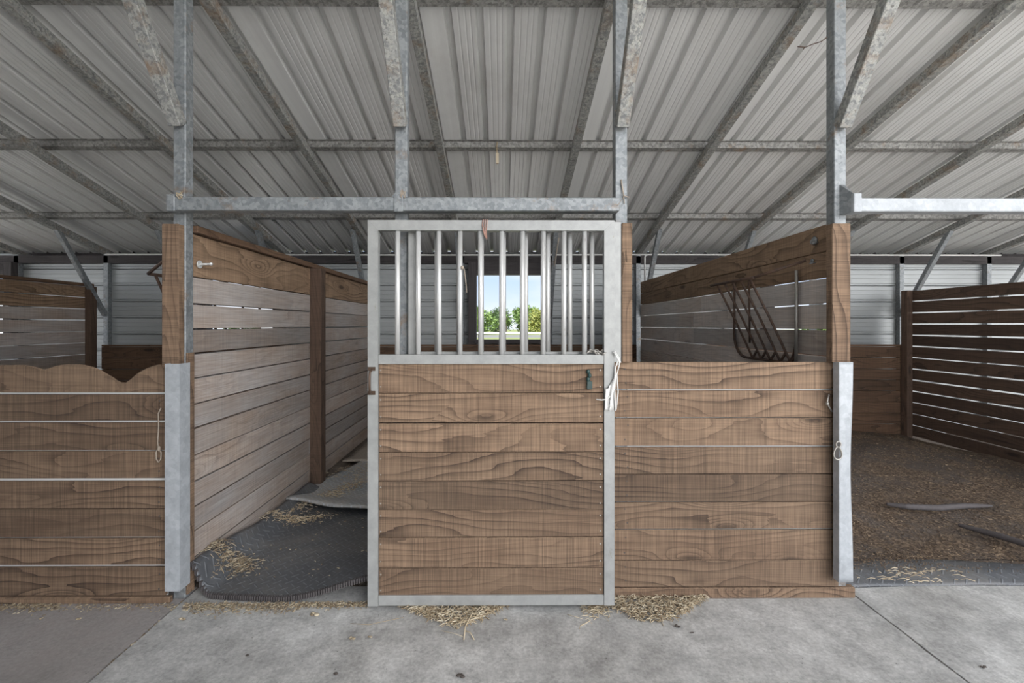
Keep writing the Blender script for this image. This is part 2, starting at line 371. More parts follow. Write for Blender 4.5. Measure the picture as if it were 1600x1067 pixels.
# ------------------------------------------------------------------ roof sheet
prof = []
P = .1862
x = XK[0] - 3.0
k_ = 0
while x < 9.0:
    flatpan = (k_ % 6 == 4)
    prof += [(x, 0), (x + .006, .042), (x + .040, .042), (x + .050, 0)]
    if not flatpan:
        for q in (.078, .118, .150):
            prof += [(x + q, 0), (x + q + .004, .003), (x + q + .009, .003), (x + q + .013, 0)]
    x += P; k_ += 1
m = MB()
def zsheet(y): return zr(y) + .064 + .046
segs = [DB + .22, 5.07, 3.9, 2.62, 1.4, 0, YF]
prev = None
for j in range(len(segs) - 1):
    ya, yb = segs[j], segs[j + 1]
    for i in range(len(prof) - 1):
        (xa, ha), (xb, hb) = prof[i], prof[i + 1]
        m.quad([(xa, ya, zsheet(ya) + ha), (xb, ya, zsheet(ya) + hb), (xb, yb, zsheet(yb) + hb), (xa, yb, zsheet(yb) + ha)], [(xa, ya), (xb, ya), (xb, yb), (xa, yb)])
struct(m.build('ceiling', 'roof'))

# ------------------------------------------------------------------ back wall siding with window holes
WIN = [(X(745, DB), X(848, DB), 'window_1'), (-3.68, -2.85, 'window_2'), (3.40, 4.22, 'window_3'), (-7.0, -6.17, 'window_4')]
WZ0, WZ1 = 1.20, Z(430, DB)
def sid_off(z):
    t = (z - .02) % .206
    return t
m = MB()
def siding(x0, x1, z0, z1):
    bp = [z0]
    n0 = int(z0 / .206) - 1
    for n in range(n0, n0 + 16):
        b = n * .206 + .02
        for dz, dy in ((0, 0), (.004, .045), (.014, .045), (.018, 0), (.030, 0), (.034, .014), (.042, .014), (.046, 0), (.1, 0), (.103, .004), (.107, .004), (.11, 0), (.15, 0), (.153, .004), (.157, .004), (.16, 0)):
            bp.append((b + dz, dy))
    pts = [(z, dy) for z, dy in bp[1:] if z0 < z < z1]
    pts = [(z0, 0)] + pts + [(z1, 0)]
    for (za, da), (zb, db) in zip(pts[:-1], pts[1:]):
        m.quad([(x0, DB + .03 + da, za), (x1, DB + .03 + da, za), (x1, DB + .03 + db, zb), (x0, DB + .03 + db, zb)], [(x0, za), (x1, za), (x1, zb), (x0, zb)])
edges = [-8.6] + [e for w_ in sorted(WIN) for e in w_[:2]] + [7.6]
for i in range(0, len(edges), 2): siding(edges[i], edges[i + 1], -.06, 2.25)
for a, b, _ in WIN: siding(a, b, -.06, WZ0); siding(a, b, WZ1, 2.30)
struct(m.build('wall_back', 'siding'))
for a, b, nm in WIN:
    t = bpy.data.objects.new(nm, None); C.objects.link(t); t.location = ((a + b) / 2, DB, WZ0); struct(t)
    m = MB(); y0, y1 = DB - .12, DB + .028
    m.box(a - .10, a, y0, y1, WZ0 - .06, WZ1 + .15, 'Z'); m.box(b, b + .10, y0, y1, WZ0 - .06, WZ1 + .15, 'Z')
    m.box(a, b, y0, y1, WZ1, WZ1 + .045, 'X'); m.box(a, b, y0 + .02, y1, WZ1 + .045, WZ1 + .15, 'X')
    m.build('window_frame', 'window_wood', t, .002)
    m = MB(); m.box(a - .02, b + .02, y0 - .02, y1 + .02, WZ0 - .05, WZ0, 'X'); m.build('window_sill', 'window_wood', t, .002)
# timber plate under the eave
m = MB(); m.box(-8.6, 7.6, DB - .035, DB + .028, Z(412, DB), Z(400.5, DB), 'X'); struct(m.build('trim_1', 'window_wood'))
m = MB(); m.box(-8.6, 7.6, DB + .185, DB + .20, 2.2, 2.34, 'X'); m.box(-8.6, 7.6, DB + .03, DB + .20, 2.19, 2.20, 'X'); struct(m.build('trim_2', 'window_wood'))

# ------------------------------------------------------------------ kick boards along the back wall, one run per stall
m = MB(); m.box(-9, -.15, -1.75, -1.65, -.02, zr(-1.7) + .06, 'X'); struct(m.build('wall_light_block', 'siding'))  # unseen wall added to block light and darken the left side
def kick(x0, x1, label, top=1.145, scallop=False):
    t = thing('kick_board_wall', label, 'plank wall', ((x0 + x1) / 2, DB - .14, 0))
    m = MB(); z = .02
    while z < top - .02:
        z2 = min(z + .137, top)
        m.box(x0, x1, DB - .165, DB - .14, z, z2 - .005, 'X', jit=.0015); z = z2
    m.build('planks', 'oldwood', t, .002)
    m = MB()
    for xx in (x0 + .02, (x0 + x1) / 2, x1 - .02): m.box(xx - .02, xx + .02, DB - .139, DB - .10, 0, top - .03, 'Z')
    m.build('battens', 'oldwood', t)
    return t
kick(-4.92, -1.72, 'dark brown plank kick wall at the back of the left stall, below the siding')
kick(-1.60, 1.66, 'plank kick wall under the window of the middle stall, seen between the gate bars')
kick(1.79, 4.98, 'dark plank kick wall at the back of the right stall behind the bedding')

# ------------------------------------------------------------------ purlins
def purlin(y, label, x0=-8.6, x1=8.6):
    zb = zr(y) + .064
    pts = [(-.026, 0), (.026, 0), (.034, .042), (.052, .042), (.052, .045), (-.052, .045), (-.052, .042), (-.034, .042)]
    m = MB(); n = len(pts)
    A = [(x0, y + a, zb + b - S * a) for a, b in pts]; B = [(x1, y + a, zb + b - S * a) for a, b in pts]
    for i in range(n):
        j = (i + 1) % n
        m.quad([A[i], B[i], B[j], A[j]], [(x0, i), (x1, i), (x1, i + 1), (x0, i + 1)])
    m.quad(A, [(0, 0)] * n); m.quad(B[::-1], [(0, 0)] * n)
    return tag(m.build('roof_purlin', 'purlin'), label, 'purlin')
purlin(5.04, 'rusty steel purlin just above the header beam, second up from the back wall')
purlin(3.87, 'long galvanized purlin crossing the roof halfway up the photo')
purlin(2.60, 'steel purlin along the very top edge of the photo')
purlin(1.38, 'purlin overhead just in front of the stall doors, above the frame')
purlin(0.1, 'purlin over the aisle above the camera')
purlin(-1.25, 'purlin at the open front edge of the roof')

# ------------------------------------------------------------------ rafters, posts and braces
pos_word = ['at the far left edge of the photo', 'over the far partition of the left stall', 'over the left stall, left of its middle', 'over the left stall next to the near partition',
            'running back from the leftmost front post', 'running back from the front post behind the gate', 'running back from the front post at the gate\'s right side', 'running back from the front post beside the hay rack',
            'over the right stall, first right of the hay rack', 'over the middle of the right stall', 'over the dark far partition of the right stall', 'nearest the right edge of the photo']
pw2 = ['leftmost of twelve', 'second from the left, by the far left partition', 'third from the left, over the left stall', 'fourth from the left, over the left stall', 'fifth, at the near left partition',
       'sixth, just left of the window', 'seventh, just right of the window', 'eighth, at the partition with the hay rack', 'first to the right of the hay rack partition', 'over the middle of the right stall', 'at the corner of the dark far partition', 'rightmost, beyond the dark partition']
for i, x in enumerate(XK):
    m = MB(); a = (x, DB + .17, zr(DB + .17) + .031); b = (x, YF, zr(YF) + .031)
    m.beam(a, b, RW, .062)
    tag(m.build('roof_rafter', 'galv_old'), 'mottled square steel rafter ' + pos_word[i], 'rafter', 'sloping roof rafters')
for i, x in enumerate(XK):
    m = MB(); m.box(x - .03, x + .03, DB - .035, DB + .025, 0, zr(DB) + .01, 'Z')
    tag(m.build('wall_post', 'galv', bevel=.003), 'back wall post, ' + pw2[i], 'post', 'steel posts along the back wall')
    # slanting knee brace from post to rafter
    bx = x + {4: -.052, 7: .052}.get(i, 0); m = MB(); p0 = Vector((bx, DB - .05, 1.52)); yq = 5.19; p1 = Vector((bx, yq, zr(yq) + .01))
    d = (p1 - p0).normalized()
    m.beam(p0 - d * .02, p1 + d * .02, .05, .05, (0, 1, 0))
    tag(m.build('knee_brace', 'galv', bevel=.003), 'rear slanting knee brace, ' + pw2[i], 'brace', 'rear knee braces')
FP = XK[4:8]
fw = ['leftmost', 'second from left', 'third from left', 'rightmost']
fx = ['beside the open left stall door', 'behind the left end of the barred gate', 'at the right side of the barred gate', 'above the hay rack end of the right panel']
for i, x in enumerate(FP):
    m = MB(); m.box(x - .031, x + .031, 2.335, 2.397, 0, zr(2.36) + .02, 'Z')
    tag(m.build('front_post', 'galv', bevel=.004), 'tall galvanized post ' + fx[i], 'post', 'front steel posts')
    p0 = Vector((x, 2.325, 2.385)); d = Vector((0, -1, 1.53)).normalized()
    # meet the rafter
    t_ = 0
    while zr((p0 + d * t_).y) > (p0 + d * t_).z: t_ += .005
    m = MB(); m.beam(p0 - d * .0, p0 + d * (t_ + .02), .062, .062, (0, 1, 0))
    tag(m.build('knee_brace', 'galv_old', bevel=.003), 'speckled front knee brace on the post ' + fx[i], 'brace', 'front knee braces')

# header beams
def gusset(m, x, side, y):   # triangular plate on the post
    zt = 2.03
    pts = [(x, zt), (x + side * .075, zt), (x, zt + .105)]
    m.quad([(a, y, b) for a, b in pts], [(a, b) for a, b in pts]); m.quad([(a, y - .004, b) for a, b in pts][::-1], [(a, b) for a, b in pts])
    for i in range(3):
        a, b = pts[i], pts[(i + 1) % 3]
        m.quad([(a[0], y, a[1]), (b[0], y, b[1]), (b[0], y - .004, b[1]), (a[0], y - .004, a[1])], [(0, 0)] * 4)
HZ0, HZ1 = Z(331.5, 2.30), Z(310.5, 2.30)
t = thing('header_beam', 'grey galvanized header beam spanning above the open doorway and barred gate', 'beam', (X(615, 2.3), 2.3, HZ0))
m = MB(); m.box(X(272, 2.27), X(969, 2.27), 2.27, 2.333, HZ0, HZ1, 'X'); m.build('tube', 'galv', t, .004)
m = MB()
m.box(X(262, 2.268), X(275, 2.268), 2.266, 2.40, HZ0 - .004, HZ1 + .012, 'X'); m.box(X(616, 2.268), X(630, 2.268), 2.262, 2.27, HZ0 - .006, HZ1 + .012, 'X')
m.build('end_bracket', 'galv', t, .003)
for xx, sd in ((X(289, 2.27), -1), (X(631, 2.27), -1)):
    m = MB(); gusset(m, xx, sd, 2.34); m.build('gusset_plate', 'galv', t)
t = thing('header_beam', 'galvanized header beam, coloured paler for stronger light, running off to the right from the rightmost post', 'beam', (2.8, 2.3, HZ0))
m = MB(); m.box(X(1338, 2.27), 5.05, 2.27, 2.333, HZ0, HZ1, 'X'); m.build('tube', 'galv_pale', t, .004)  # lighter steel stands in for the stronger light on this beam
m = MB(); m.box(X(1336, 2.268), X(1349, 2.268), 2.264, 2.34, HZ0 - .004, HZ1 + .022, 'X'); m.build('end_bracket', 'galv_pale', t, .003)
m = MB()
q = [(FP[3] + .02, 2.335, Z(287, 2.33)), (X(1338, 2.27), 2.28, HZ1 + .02), (X(1338, 2.27), 2.28, HZ0), (FP[3] + .02, 2.335, HZ0 - .005)]
q2 = [(FP[3] - .005, 2.334, Z(287, 2.33)), (X(1337, 2.27), 2.27, HZ1 + .02), (X(1337, 2.27), 2.27, HZ0), (FP[3] - .005, 2.334, HZ0 - .005)]
for i in range(4):
    j = (i + 1) % 4; m.quad([q[i], q[j], q2[j], q2[i]], [(0, 0)] * 4)
m.quad(q, [(0, 0)] * 4); m.quad(q2[::-1], [(0, 0)] * 4)
m.build('gusset_plate', 'galv', t)
# steel post carrying the far end of the right header, out of view
m = MB(); m.box(4.98, 5.04, 2.335, 2.397, 0, zr(2.36), 'Z'); tag(m.build('front_post', 'galv', bevel=.004), 'galvanized post at the right end of the right stall front', 'post', 'front steel posts')

# conduit under the eave
t = thing('conduit', 'thin white conduit pipe along the top of the back wall with one drop', 'pipe', (0, 5.6, 2.2))
zc = Z(398, 5.6); m = MB(); m.tube([(-4.8, 5.6, zc), (-1, 5.6, zc - .004), (2, 5.6, zc + .003), (6.1, 5.6, zc)], .010, 8)
m.build('pipe', 'conduit', t)
m = MB(); xx = X(1008, 5.6); m.tube([(xx + .03, 5.6, zc), (xx + .008, 5.6, zc - .006), (xx, 5.6, zc - .03), (xx, 5.6, Z(560, 5.6))], .010, 8); m.build('drop_pipe', 'conduit', t)

# ------------------------------------------------------------------ partitions
def partition(name, label, face, thick, y0, y1, edges, top, mat, capz=None, capm='oldwood', posts=(), postside=1, group=None, gap=.007, splits=(), brown=1, brownm='top_plank'):
    """boards run along Y; face = X of the face turned to the camera, thick signed away from it"""
    t = thing(name, label, 'partition', (face, (y0 + y1) / 2, 0), group)
    m = MB(); xa, xb = sorted((face, face + thick))
    for i in range(len(edges) - 1):
        if i == brown and brown: m.build('top_planks', brownm, t, .002); m = MB()
        z1, z0 = edges[i], edges[i + 1]
        cuts = [y0] + [s_ + rng.uniform(-.1, .1) for s_ in splits] + [y1]
        for a, b in zip(cuts[:-1], cuts[1:]):
            g = gap * rng.uniform(.5, 1.4); dx = rng.uniform(-.002, .002)
            m.box(xa + dx, xb + dx, a + .001, b - .001, z0 + g / 2, z1 - g / 2, 'Y', jit=.0025)
    m.build('planks', mat, t, .002)
    if capz:
        m = MB(); m.box(xa - .03, xb + .03, y0, y1, top, capz, 'Y'); m.build('top_cap', capm, t, .004)
    for py, w_, d_ in posts:
        m = MB(); xf = face + postside * .001
        m.box(*sorted((xf, xf + postside * d_)), py, py + w_, 0, top - .002, 'Z'); m.build('support_post', 'darkwood', t, .004)
    return t
# left partition, face towards +X
ed = [1.858, 1.632, 1.493, 1.36, 1.231, 1.098, .967, .838, .70, .562, .43, .303, .168, .035]
t = partition('stall_partition', 'long weathered plank partition left of the open doorway, with a brown support post', -1.61, -.04, 2.40, 5.70, ed, 1.858, 'partition', capz=1.898,
          posts=[(3.86, .10, .095)], postside=1, splits=(3.91,), gap=.009)
# right partition, face towards -X
ed = [1.912, 1.767, 1.63, 1.494, 1.356, 1.215, 1.08, .945, .81, .67, .535, .40, .265, .13, .03]
t = partition('stall_partition', 'plank partition with a rusty hay rack, right of the barred gate', 1.70, .04, 2.40, 5.66, ed, 1.91, 'lightened_partition', brown=2, splits=(4.0,), gap=.006)
# far partitions
ed = [Z(455, 5.8)] ; z = ed[0]
while z > .12: z -= .137; ed.append(z)
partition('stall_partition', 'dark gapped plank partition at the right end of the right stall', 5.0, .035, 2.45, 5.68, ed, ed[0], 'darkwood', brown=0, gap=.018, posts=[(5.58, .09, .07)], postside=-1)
ed = [1.852]; z = 1.852
while z > .12: z -= .137; ed.append(z)
partition('stall_partition', 'brown plank partition with a cap rail at the far side of the left stall', -5.03, -.035, 2.45, 5.68, ed, 1.852, 'partition', brown=2, capz=1.885, gap=.010, posts=[(5.58, .09, .07)], postside=1)

# ------------------------------------------------------------------ front panels
def nails(par, pts, y, r=.0045, mat='dung'):
    for x, z in pts:
        m = MB(); m.tube([(x, y + .002, z), (x, y - .0015, z)], r * rng.uniform(.8, 1.1), 7); m.build('nail_head', mat, par)
# left panel with the chewed, scalloped top board
dL = 2.305
t = thing('low_plank_wall', 'low stall front of dark planks with a wavy chewed top edge, left of the doorway', 'panel', (-2.6, dL, 0))
m = MB()
zs = [Z(v_, dL) for v_ in (614, 658, 703, 748, 793, 838, 882, 928)]
gaps = [.012, .010, .006, .013, .006, .007, .015, .004]
xL0, xL1 = -4.95, -1.675
cp = [(-330, 570), (-290, 574), (-250, 590), (-225, 600), (-190, 577), (-150, 570), (-60, 571), (0, 570), (40, 569.5), (55, 572), (72, 577), (90, 571), (105, 569), (130, 569), (145, 572), (160, 578), (175, 587), (190, 597), (200, 597), (210, 588), (220, 580), (235, 573), (245, 570), (262, 569)]
cx = [(X(a, dL), Z(b, dL)) for a, b in cp]; cx[0] = (xL0, cx[0][1]); cx[0] = (X(-330, dL), cx[0][1])
def topz(x):
    if x <= cx[0][0]: return cx[0][1]
    for (a, za), (b, zb) in zip(cx[:-1], cx[1:]):
        if a <= x <= b:
            s_ = (x - a) / (b - a); s_ = s_ * s_ * (3 - 2 * s_) * .35 + s_ * .65
            return za + (zb - za) * s_
    return cx[-1][1]
y0, y1 = dL, dL + .013
zb_ = zs[0] + gaps[0] / 2
n = 160
xs = [xL0 + (xL1 - xL0) * i / n for i in range(n + 1)]
base = len(m.v)
for x in xs:
    zt = topz(x) + .0015 * noise.noise(Vector((x * 30, 0, 0))); bev = .006
    for (yy, zz) in ((y0, zb_), (y0, zt - bev), (y0 + bev * 1.2, zt), (y1 - bev, zt), (y1, zt - bev), (y1, zb_)): m.v.append((x, yy, zz))
for i in range(n):
    for q in range(6):
        a = base + i * 6 + q; b = base + i * 6 + (q + 1) % 6
        f = [a, a + 6, b + 6, b]; m.f.append(f); m.sm.append(False)
        m.uv.append([(m.v[j][0], m.v[j][2] + m.v[j][1]) for j in f])
for i in range(len(zs) - 1):
    m.box(xL0, xL1, y0 + rng.uniform(-.001, .001), y1, zs[i + 1] + gaps[i + 1] / 2, zs[i] - gaps[i] / 2, 'X', jit=.0015)
m.build('planks', 'plank', t, .0015)
m = MB(); m.box(xL0, X(270, dL), y0 - .012, y1, .0, zs[-1] - .004, 'X'); m.build('base_board', 'plank', t, .003)
m = MB(); m.box(xL0, xL1, y1 + .001, y1 + .005, .03, zs[0] + .02, 'X'); m.build('gap_light_sheet', 'white_sheet', t)  # added sheet, makes the plank gaps look brightly lit
m = MB(); xg0, xg1 = X(260, 2.25), X(283, 2.25)
m.box(xg0, xg1, 2.25, 2.254, Z(922, 2.25), Z(568, 2.25), 'Z'); m.box(xg1 - .004, xg1, 2.2545, 2.325, Z(922, 2.25), Z(568, 2.25), 'Z')
m.box(xg0, xg0 + .004, 2.2545, 2.30, Z(922, 2.25), Z(568, 2.25), 'Z')
o = m.build('edge_guard', 'galv_pale', t); o['label'] = 'pale galvanized channel capping the panel end'
nails(t, [(X(a, dL), Z(b, dL)) for a, b in ((252, 626), (251, 645), (253, 668), (252, 690), (250, 715), (251, 735), (252, 760), (251, 783), (252, 805), (251, 828), (252, 850), (251, 872), (252, 895), (251, 918))], dL)
# bare wood batten behind the guard
m = MB(); m.box(-1.595, -1.548, 2.327, 2.334, .0, 1.885, 'Z')
# wood facing board on the leftmost post
m = MB(); m.box(X(255, 2.285), X(281, 2.285), 2.285, 2.330, 1.17, Z(350, 2.285), 'Z'); tag(m.build('post_board', 'plank', bevel=.003), 'rough brown board nailed upright to the leftmost front post', 'board', 'boards facing the posts')
m = MB(); m.box(-1.598, -1.575, 2.3985, 2.3995, 0, 1.25, 'Z')
# thin rusty batten on the doorway side
m = MB(); m.box(-1.598, -1.586, 2.335, 2.385, .02, 1.24, 'Z'); tag(m.build('door_batten', 'plank', bevel=.002), 'thin brown batten on the doorway side of the leftmost post', 'batten')

# right panel
dR = 2.325
t = thing('low_plank_wall', 'low stall front of pale brown sawn planks between gate and right stall opening', 'panel', (1.2, dR, 0))
m = MB(); zs = [Z(v_, dR) for v_ in (566, 609, 653, 698, 741, 785, 828, 876, 918)]
xR0, xR1 = X(950, dR), X(1313, dR)
gp = [0, .007, .004, .006, .003, .004, .004, .005, .003]
for i in range(8):
    m.box(xR0, xR1, dR + rng.uniform(-.002, .001), dR + .014, zs[i + 1] + gp[i + 1] / 2, zs[i] - gp[i] / 2, 'X', jit=.002)
m.build('planks', 'plank', t, .0015)
m = MB(); m.box(xR0, X(1338, dR), dR - .006, dR + .03, .0, zs[-1] - .003, 'X'); m.build('base_board', 'plank', t, .003)
m = MB(); m.box(xR0, xR1, dR + .015, dR + .019, .03, zs[0] - .03, 'X'); m.build('gap_light_sheet', 'white_sheet', t)  # added behind the planks to imitate light in the gaps
m = MB(); xa, xb = X(1314, 2.26), X(1336, 2.26); za, zb2 = Z(912, 2.26), Z(566, 2.26)
nz_ = 40
def gfn(u, v):
    z = za + (zb2 - za) * v
    dent = math.exp(-((z - Z(735, 2.26)) / .30) ** 2)
    x = xa + (xb - xa) * u
    y = 2.26 + dent * .024 * max(0, (u - .55) / .45) ** 1.5 + (.012 * math.exp(-((u - .62) / .12) ** 2) * dent)
    return (x + dent * .005 * u, y, z)
m.grid(gfn, 14, nz_)
def gs(u, v):
    p = gfn(1, v); return (p[0], p[1] + u * .06, p[2])
m.grid(gs, 1, nz_, smooth=False)
def gs2(u, v):
    p = gfn(0, v); return (p[0], p[1] + u * .04, p[2])
m.grid(gs2, 1, nz_, smooth=False)
o = m.build('edge_guard', 'galv_pale', t, solid=.002); o['label'] = 'pale dented metal channel capping the right end'
m = MB(); pts = []
for i in range(8):
    for fz in (.25, .75):
        z = zs[i] + (zs[i + 1] - zs[i]) * fz; pts.append((X(979 + rng.uniform(-3, 3), dR), z))
        pts.append((X(1303 + rng.uniform(-3, 3), dR), z))
nails(t, pts, dR)
m = MB(); m.box(X(1303, 2.285), X(1332, 2.285), 2.285, 2.331, zs[0] + .002, Z(348, 2.285), 'Z'); tag(m.build('post_board', 'plank', bevel=.003), 'pale brown upright board facing the rightmost front post', 'board', 'boards facing the posts')
m = MB(); m.box(X(972, 2.30), X(988, 2.30), 2.295, 2.331, zs[0] + .002, Z(348, 2.30), 'Z'); tag(m.build('post_board', 'plank', bevel=.003), 'narrow rough brown upright just right of the barred gate', 'board', 'boards facing the posts')

# ------------------------------------------------------------------ barred gates
def GX(px, d=2.225): return X(px, d)
g0, g1 = 2.225, 2.262
t = thing('stall_gate', 'closed stall gate with round bars above brown planks in a pale metal frame', 'gate', (0, 2.24, 0))
m = MB()
L0, L1 = GX(575), GX(591); Rr0, Rr1 = GX(944.5), GX(960.5)
T0, T1 = Z(360, g0), Z(344, g0); B0, B1 = Z(946.5, g0), Z(930.5, g0)
def mitre(m, a, b, c_, d_):   # front polygon a,b,c,d extruded in Y
    F_ = [(p[0], g0, p[1]) for p in (a, b, c_, d_)]; Bk = [(p[0], g1, p[1]) for p in (a, b, c_, d_)]
    m.quad(F_, [(p[0], p[2]) for p in F_]); m.quad(Bk[::-1], [(0, 0)] * 4)
    for i in range(4):
        j = (i + 1) % 4; m.quad([F_[j], F_[i], Bk[i], Bk[j]], [(0, 0)] * 4)
e_ = .0006
mitre(m, (L0, B0), (L1, B0), (L1, T0), (L0, T1)); mitre(m, (Rr0, B0), (Rr1, B0), (Rr1, T1), (Rr0, T0))
mitre(m, (L1 + e_, T0), (Rr0 - e_, T0), (Rr1 - e_, T1), (L0 + e_, T1))
m.build('frame', 'gate', t, .002)
m = MB(); m.box(L1 + .0005, Rr0 - .0005, g0 + .002, g1, B0, B1, 'X'); m.build('bottom_rail', 'gate', t, .002)
m = MB(); m.box(L1 + .0005, Rr0 - .0005, g0 + .001, g1, Z(569, g0), Z(554, g0), 'X'); o = m.build('middle_rail', 'gate', t, .002)
m = MB(); m.box(L1 + .0005, L1 + .012, g0 - .001, g1, Z(569, g0) + .001, T0, 'Z')
for i in range(10):
    xx = GX(621.5 + 32.45 * i, 2.243); m = MB(); lean = rng.uniform(-.002, .002)
    m.tube([(xx, 2.243, Z(556, 2.243)), (xx + lean, 2.243, T0 + .01)], .0125, 14); m.build('bar', 'bar', t)
zs = [Z(v_, 2.235) for v_ in (568, 614, 661, 706, 751, 796, 839, 887, 931)]
m = MB()
for i in range(8):
    g = (.003, .003, .008, .003, .003, .003, .004, .005, .003)[i + 1]
    m.box(L1 + .001, Rr0 - .001, g0 + .010 + rng.uniform(-.0015, .001), g1, zs[i + 1] + g / 2, zs[i] - .0015, 'X', jit=.001)
m.build('planks', 'plank', t, .0012)
m = MB(); pts = []
for i in range(8):
    for fz in (.22, .78):
        z = zs[i] + (zs[i + 1] - zs[i]) * fz; pts += [(GX(594.5), z), (GX(939), z)]
nails(t, pts, g0 + .010, .004, 'steel')
m = MB(); m.box(L1 + .001, Rr0 - .001, g1 + .001, g1 + .004, Z(900, g0), zs[0], 'X'); m.build('gap_light_sheet', 'galv_pale', t)  # pale sheet added so the gate's plank gaps seem lit
# handle on the left stile
h = MB(); hx = GX(579, 2.2)
h.tube([(hx, g0 - .003, Z(578, g0)), (hx, g0 - .03, Z(580, g0)), (hx, g0 - .038, Z(588, g0)), (hx, g0 - .038, Z(603, g0)), (hx, g0 - .03, Z(611, g0)), (hx, g0 - .003, Z(613, g0))], [.006, .006, .0065, .0065, .006, .006], 8)
for py in (576, 613.5):
    h.box(hx - .018, hx + .018, g0 - .004, g0, Z(py + 3, g0), Z(py - 3, g0), 'X')
o = h.build('handle', 'bronze', t, .001); o['label'] = 'worn bronze pull handle'
# second gate behind
t = thing('stall_gate', 'second barred gate right behind the front one, only its bars and stiles showing', 'gate', (.1, 2.30, 0))
h0, h1 = 2.275, 2.312
def HX(px): return X(px, 2.275)
m = MB(); m.box(HX(638), HX(653), h0, h1, .04, Z(346, h0), 'Z'); m.box(HX(955), HX(971), h0, h1, Z(566, h0), Z(346, h0), 'Z')
m.box(HX(653) + .001, HX(955) - .001, h0, h1, Z(361, h0), Z(346, h0), 'X'); m.box(HX(653) + .001, HX(955) - .001, h0, h1, Z(566, h0), Z(549.5, h0), 'X')
m.box(HX(653) + .001, HX(940) - .001, h0, h1, .04, .09, 'X')
m.build('frame', 'gate', t, .002)
for i in range(8):
    xx = X(683 + 34.6 * i, 2.293); m = MB(); m.tube([(xx, 2.293, Z(552, 2.293)), (xx, 2.293, Z(359, 2.293))], .0125, 12); m.build('bar', 'bar', t)
m = MB(); z = .092
while z < 1.18: m.box(HX(653) + .001, HX(948), h0 + .008, h1 - .004, z, min(z + .137, 1.19), 'X'); z += .14
m.build('planks', 'plank', t, .0015)

# ------------------------------------------------------------------ hay racks
def hay_rack(wall, out, dn, label):
    """wall = X of the board face, out = -1 or +1 direction away from the wall, dn = depth of the near wall upright"""
    t = thing('hay_rack', label, 'hay rack', (wall, dn, 1.15), 'iron hay racks')
    w_ = wall + out * .012; f_ = wall + out * .245; r = .0075
    zt, zbm = 1.692, 1.158
    m = MB(); dfar = dn + .71; rad = .16; pts = [(w_, dn, zt)]
    pts += [(w_, dn, zbm + rad)] + [(w_, dn + rad * .6 * (1 - math.cos(a)), zbm + rad * (1 - math.sin(a))) for a in [math.pi / 2 * i / 7 for i in range(1, 8)]]
    pts += [(w_, dfar - rad * (1 - math.cos(a)), zbm + rad * (1 - math.sin(a))) for a in [math.pi / 2 * (7 - i) / 7 for i in range(0, 8)]] + [(w_, dfar, zt)]
    m.tube(pts, .009, 8); m.build('wall_hoop', 'rust', t)
    m = MB(); m.tube([(w_ + out * .012, dn - .018, zt), (w_ + out * .012, dn - .014, 1.17)], .009, 8); m.build('upright', 'steel', t)
    m = MB(); m.tube([(f_, dn + .02, 1.656), (f_, dn + .57, 1.656)], .009, 8); m.build('front_rail', 'rust', t)
    m = MB(); m.tube([(f_, dn + .02, 1.656), (w_ + out * .02, dn - .11, 1.735)], .008, 8); m.build('side_arm', 'rust', t); m = MB(); m.tube([(f_, dn + .57, 1.656), (w_, dn + .70, 1.70)], .008, 8); m.build('side_arm', 'rust', t)
    m = MB(); m.tube([(w_, dn + .51, zt), (w_, dn + .50, 1.26)], .007, 8); m.build('wall_rod', 'rust', t)
    for i in range(5):
        dd = dn + .06 + .1025 * i
        m = MB(); m.tube([(f_, dd + .01, 1.656), (wall + out * .13, dd, 1.42), (w_ + out * .015, dd, 1.20), (w_ + out * .004, dd - .01, 1.166), (w_ + out * .006, dd - .03, 1.172), (w_, dd - .06, 1.215)], r, 8)
        m.build('rod', 'rust', t)
    return t
hay_rack(1.698, -1, 2.63, 'rusty V-shaped iron hay rack on the plank partition right of the gate')
hay_rack(-1.652, 1 * -1, 2.46, 'dark iron hay rack in the left stall, its tip poking out behind the post board')
for (nm, px, py, lab) in (('wall_bracket', 1274, 376, 'crumpled zinc bracket near the top of the right partition'), ('wall_bracket', 1271, 407, 'small zinc bolt bracket at the end of the hay rack arm')):
    dd = 720 * 1.69 / (px - 785); zc = Z(py, dd); m = MB(); r = .022 if py < 400 else .011
    m.ball((1.69, dd, zc), r, 10, (.5, 1.2, 1), .25); m.tube([(1.70, dd - .015, zc - .01), (1.66, dd - .025, zc - .018)], r * .3, 6)
    tag(m.build(nm, 'galv'), lab, 'bracket')
# eye bolt on the left partition near end
m = MB(); dd = 2.45; xx = -1.60; zc = Z(413, 2.43)
m.tube([(xx, 2.44, zc), (xx + .006, 2.44, zc)], .021, 14); m.tube([(xx, 2.44, zc), (xx + .045, 2.47, zc + .006)], .006, 8); m.ball((xx + .045, 2.47, zc + .006), .009, 8)
tag(m.build('wall_bolt', 'zinc'), 'bright round zinc bolt on the top plank of the left partition', 'bolt')

# ------------------------------------------------------------------ small hanging things
def link_chain(m, pts, ll=.018, r=.002):
    for i in range(len(pts) - 1):
        a, b = Vector(pts[i]), Vector(pts[i + 1]); c_ = (a + b) / 2; d = (b - a).normalized()
        s1 = d.cross(Vector((0, 1, 0))).normalized(); s2 = d.cross(s1)
        sd = s1 if i % 2 else s2; L = (b - a).length * .62
        m.tube([c_ + d * L * math.cos(q) + sd * .005 * math.sin(q) for q in [2 * math.pi * j / 10 for j in range(10)]], r, 6, closed=True)
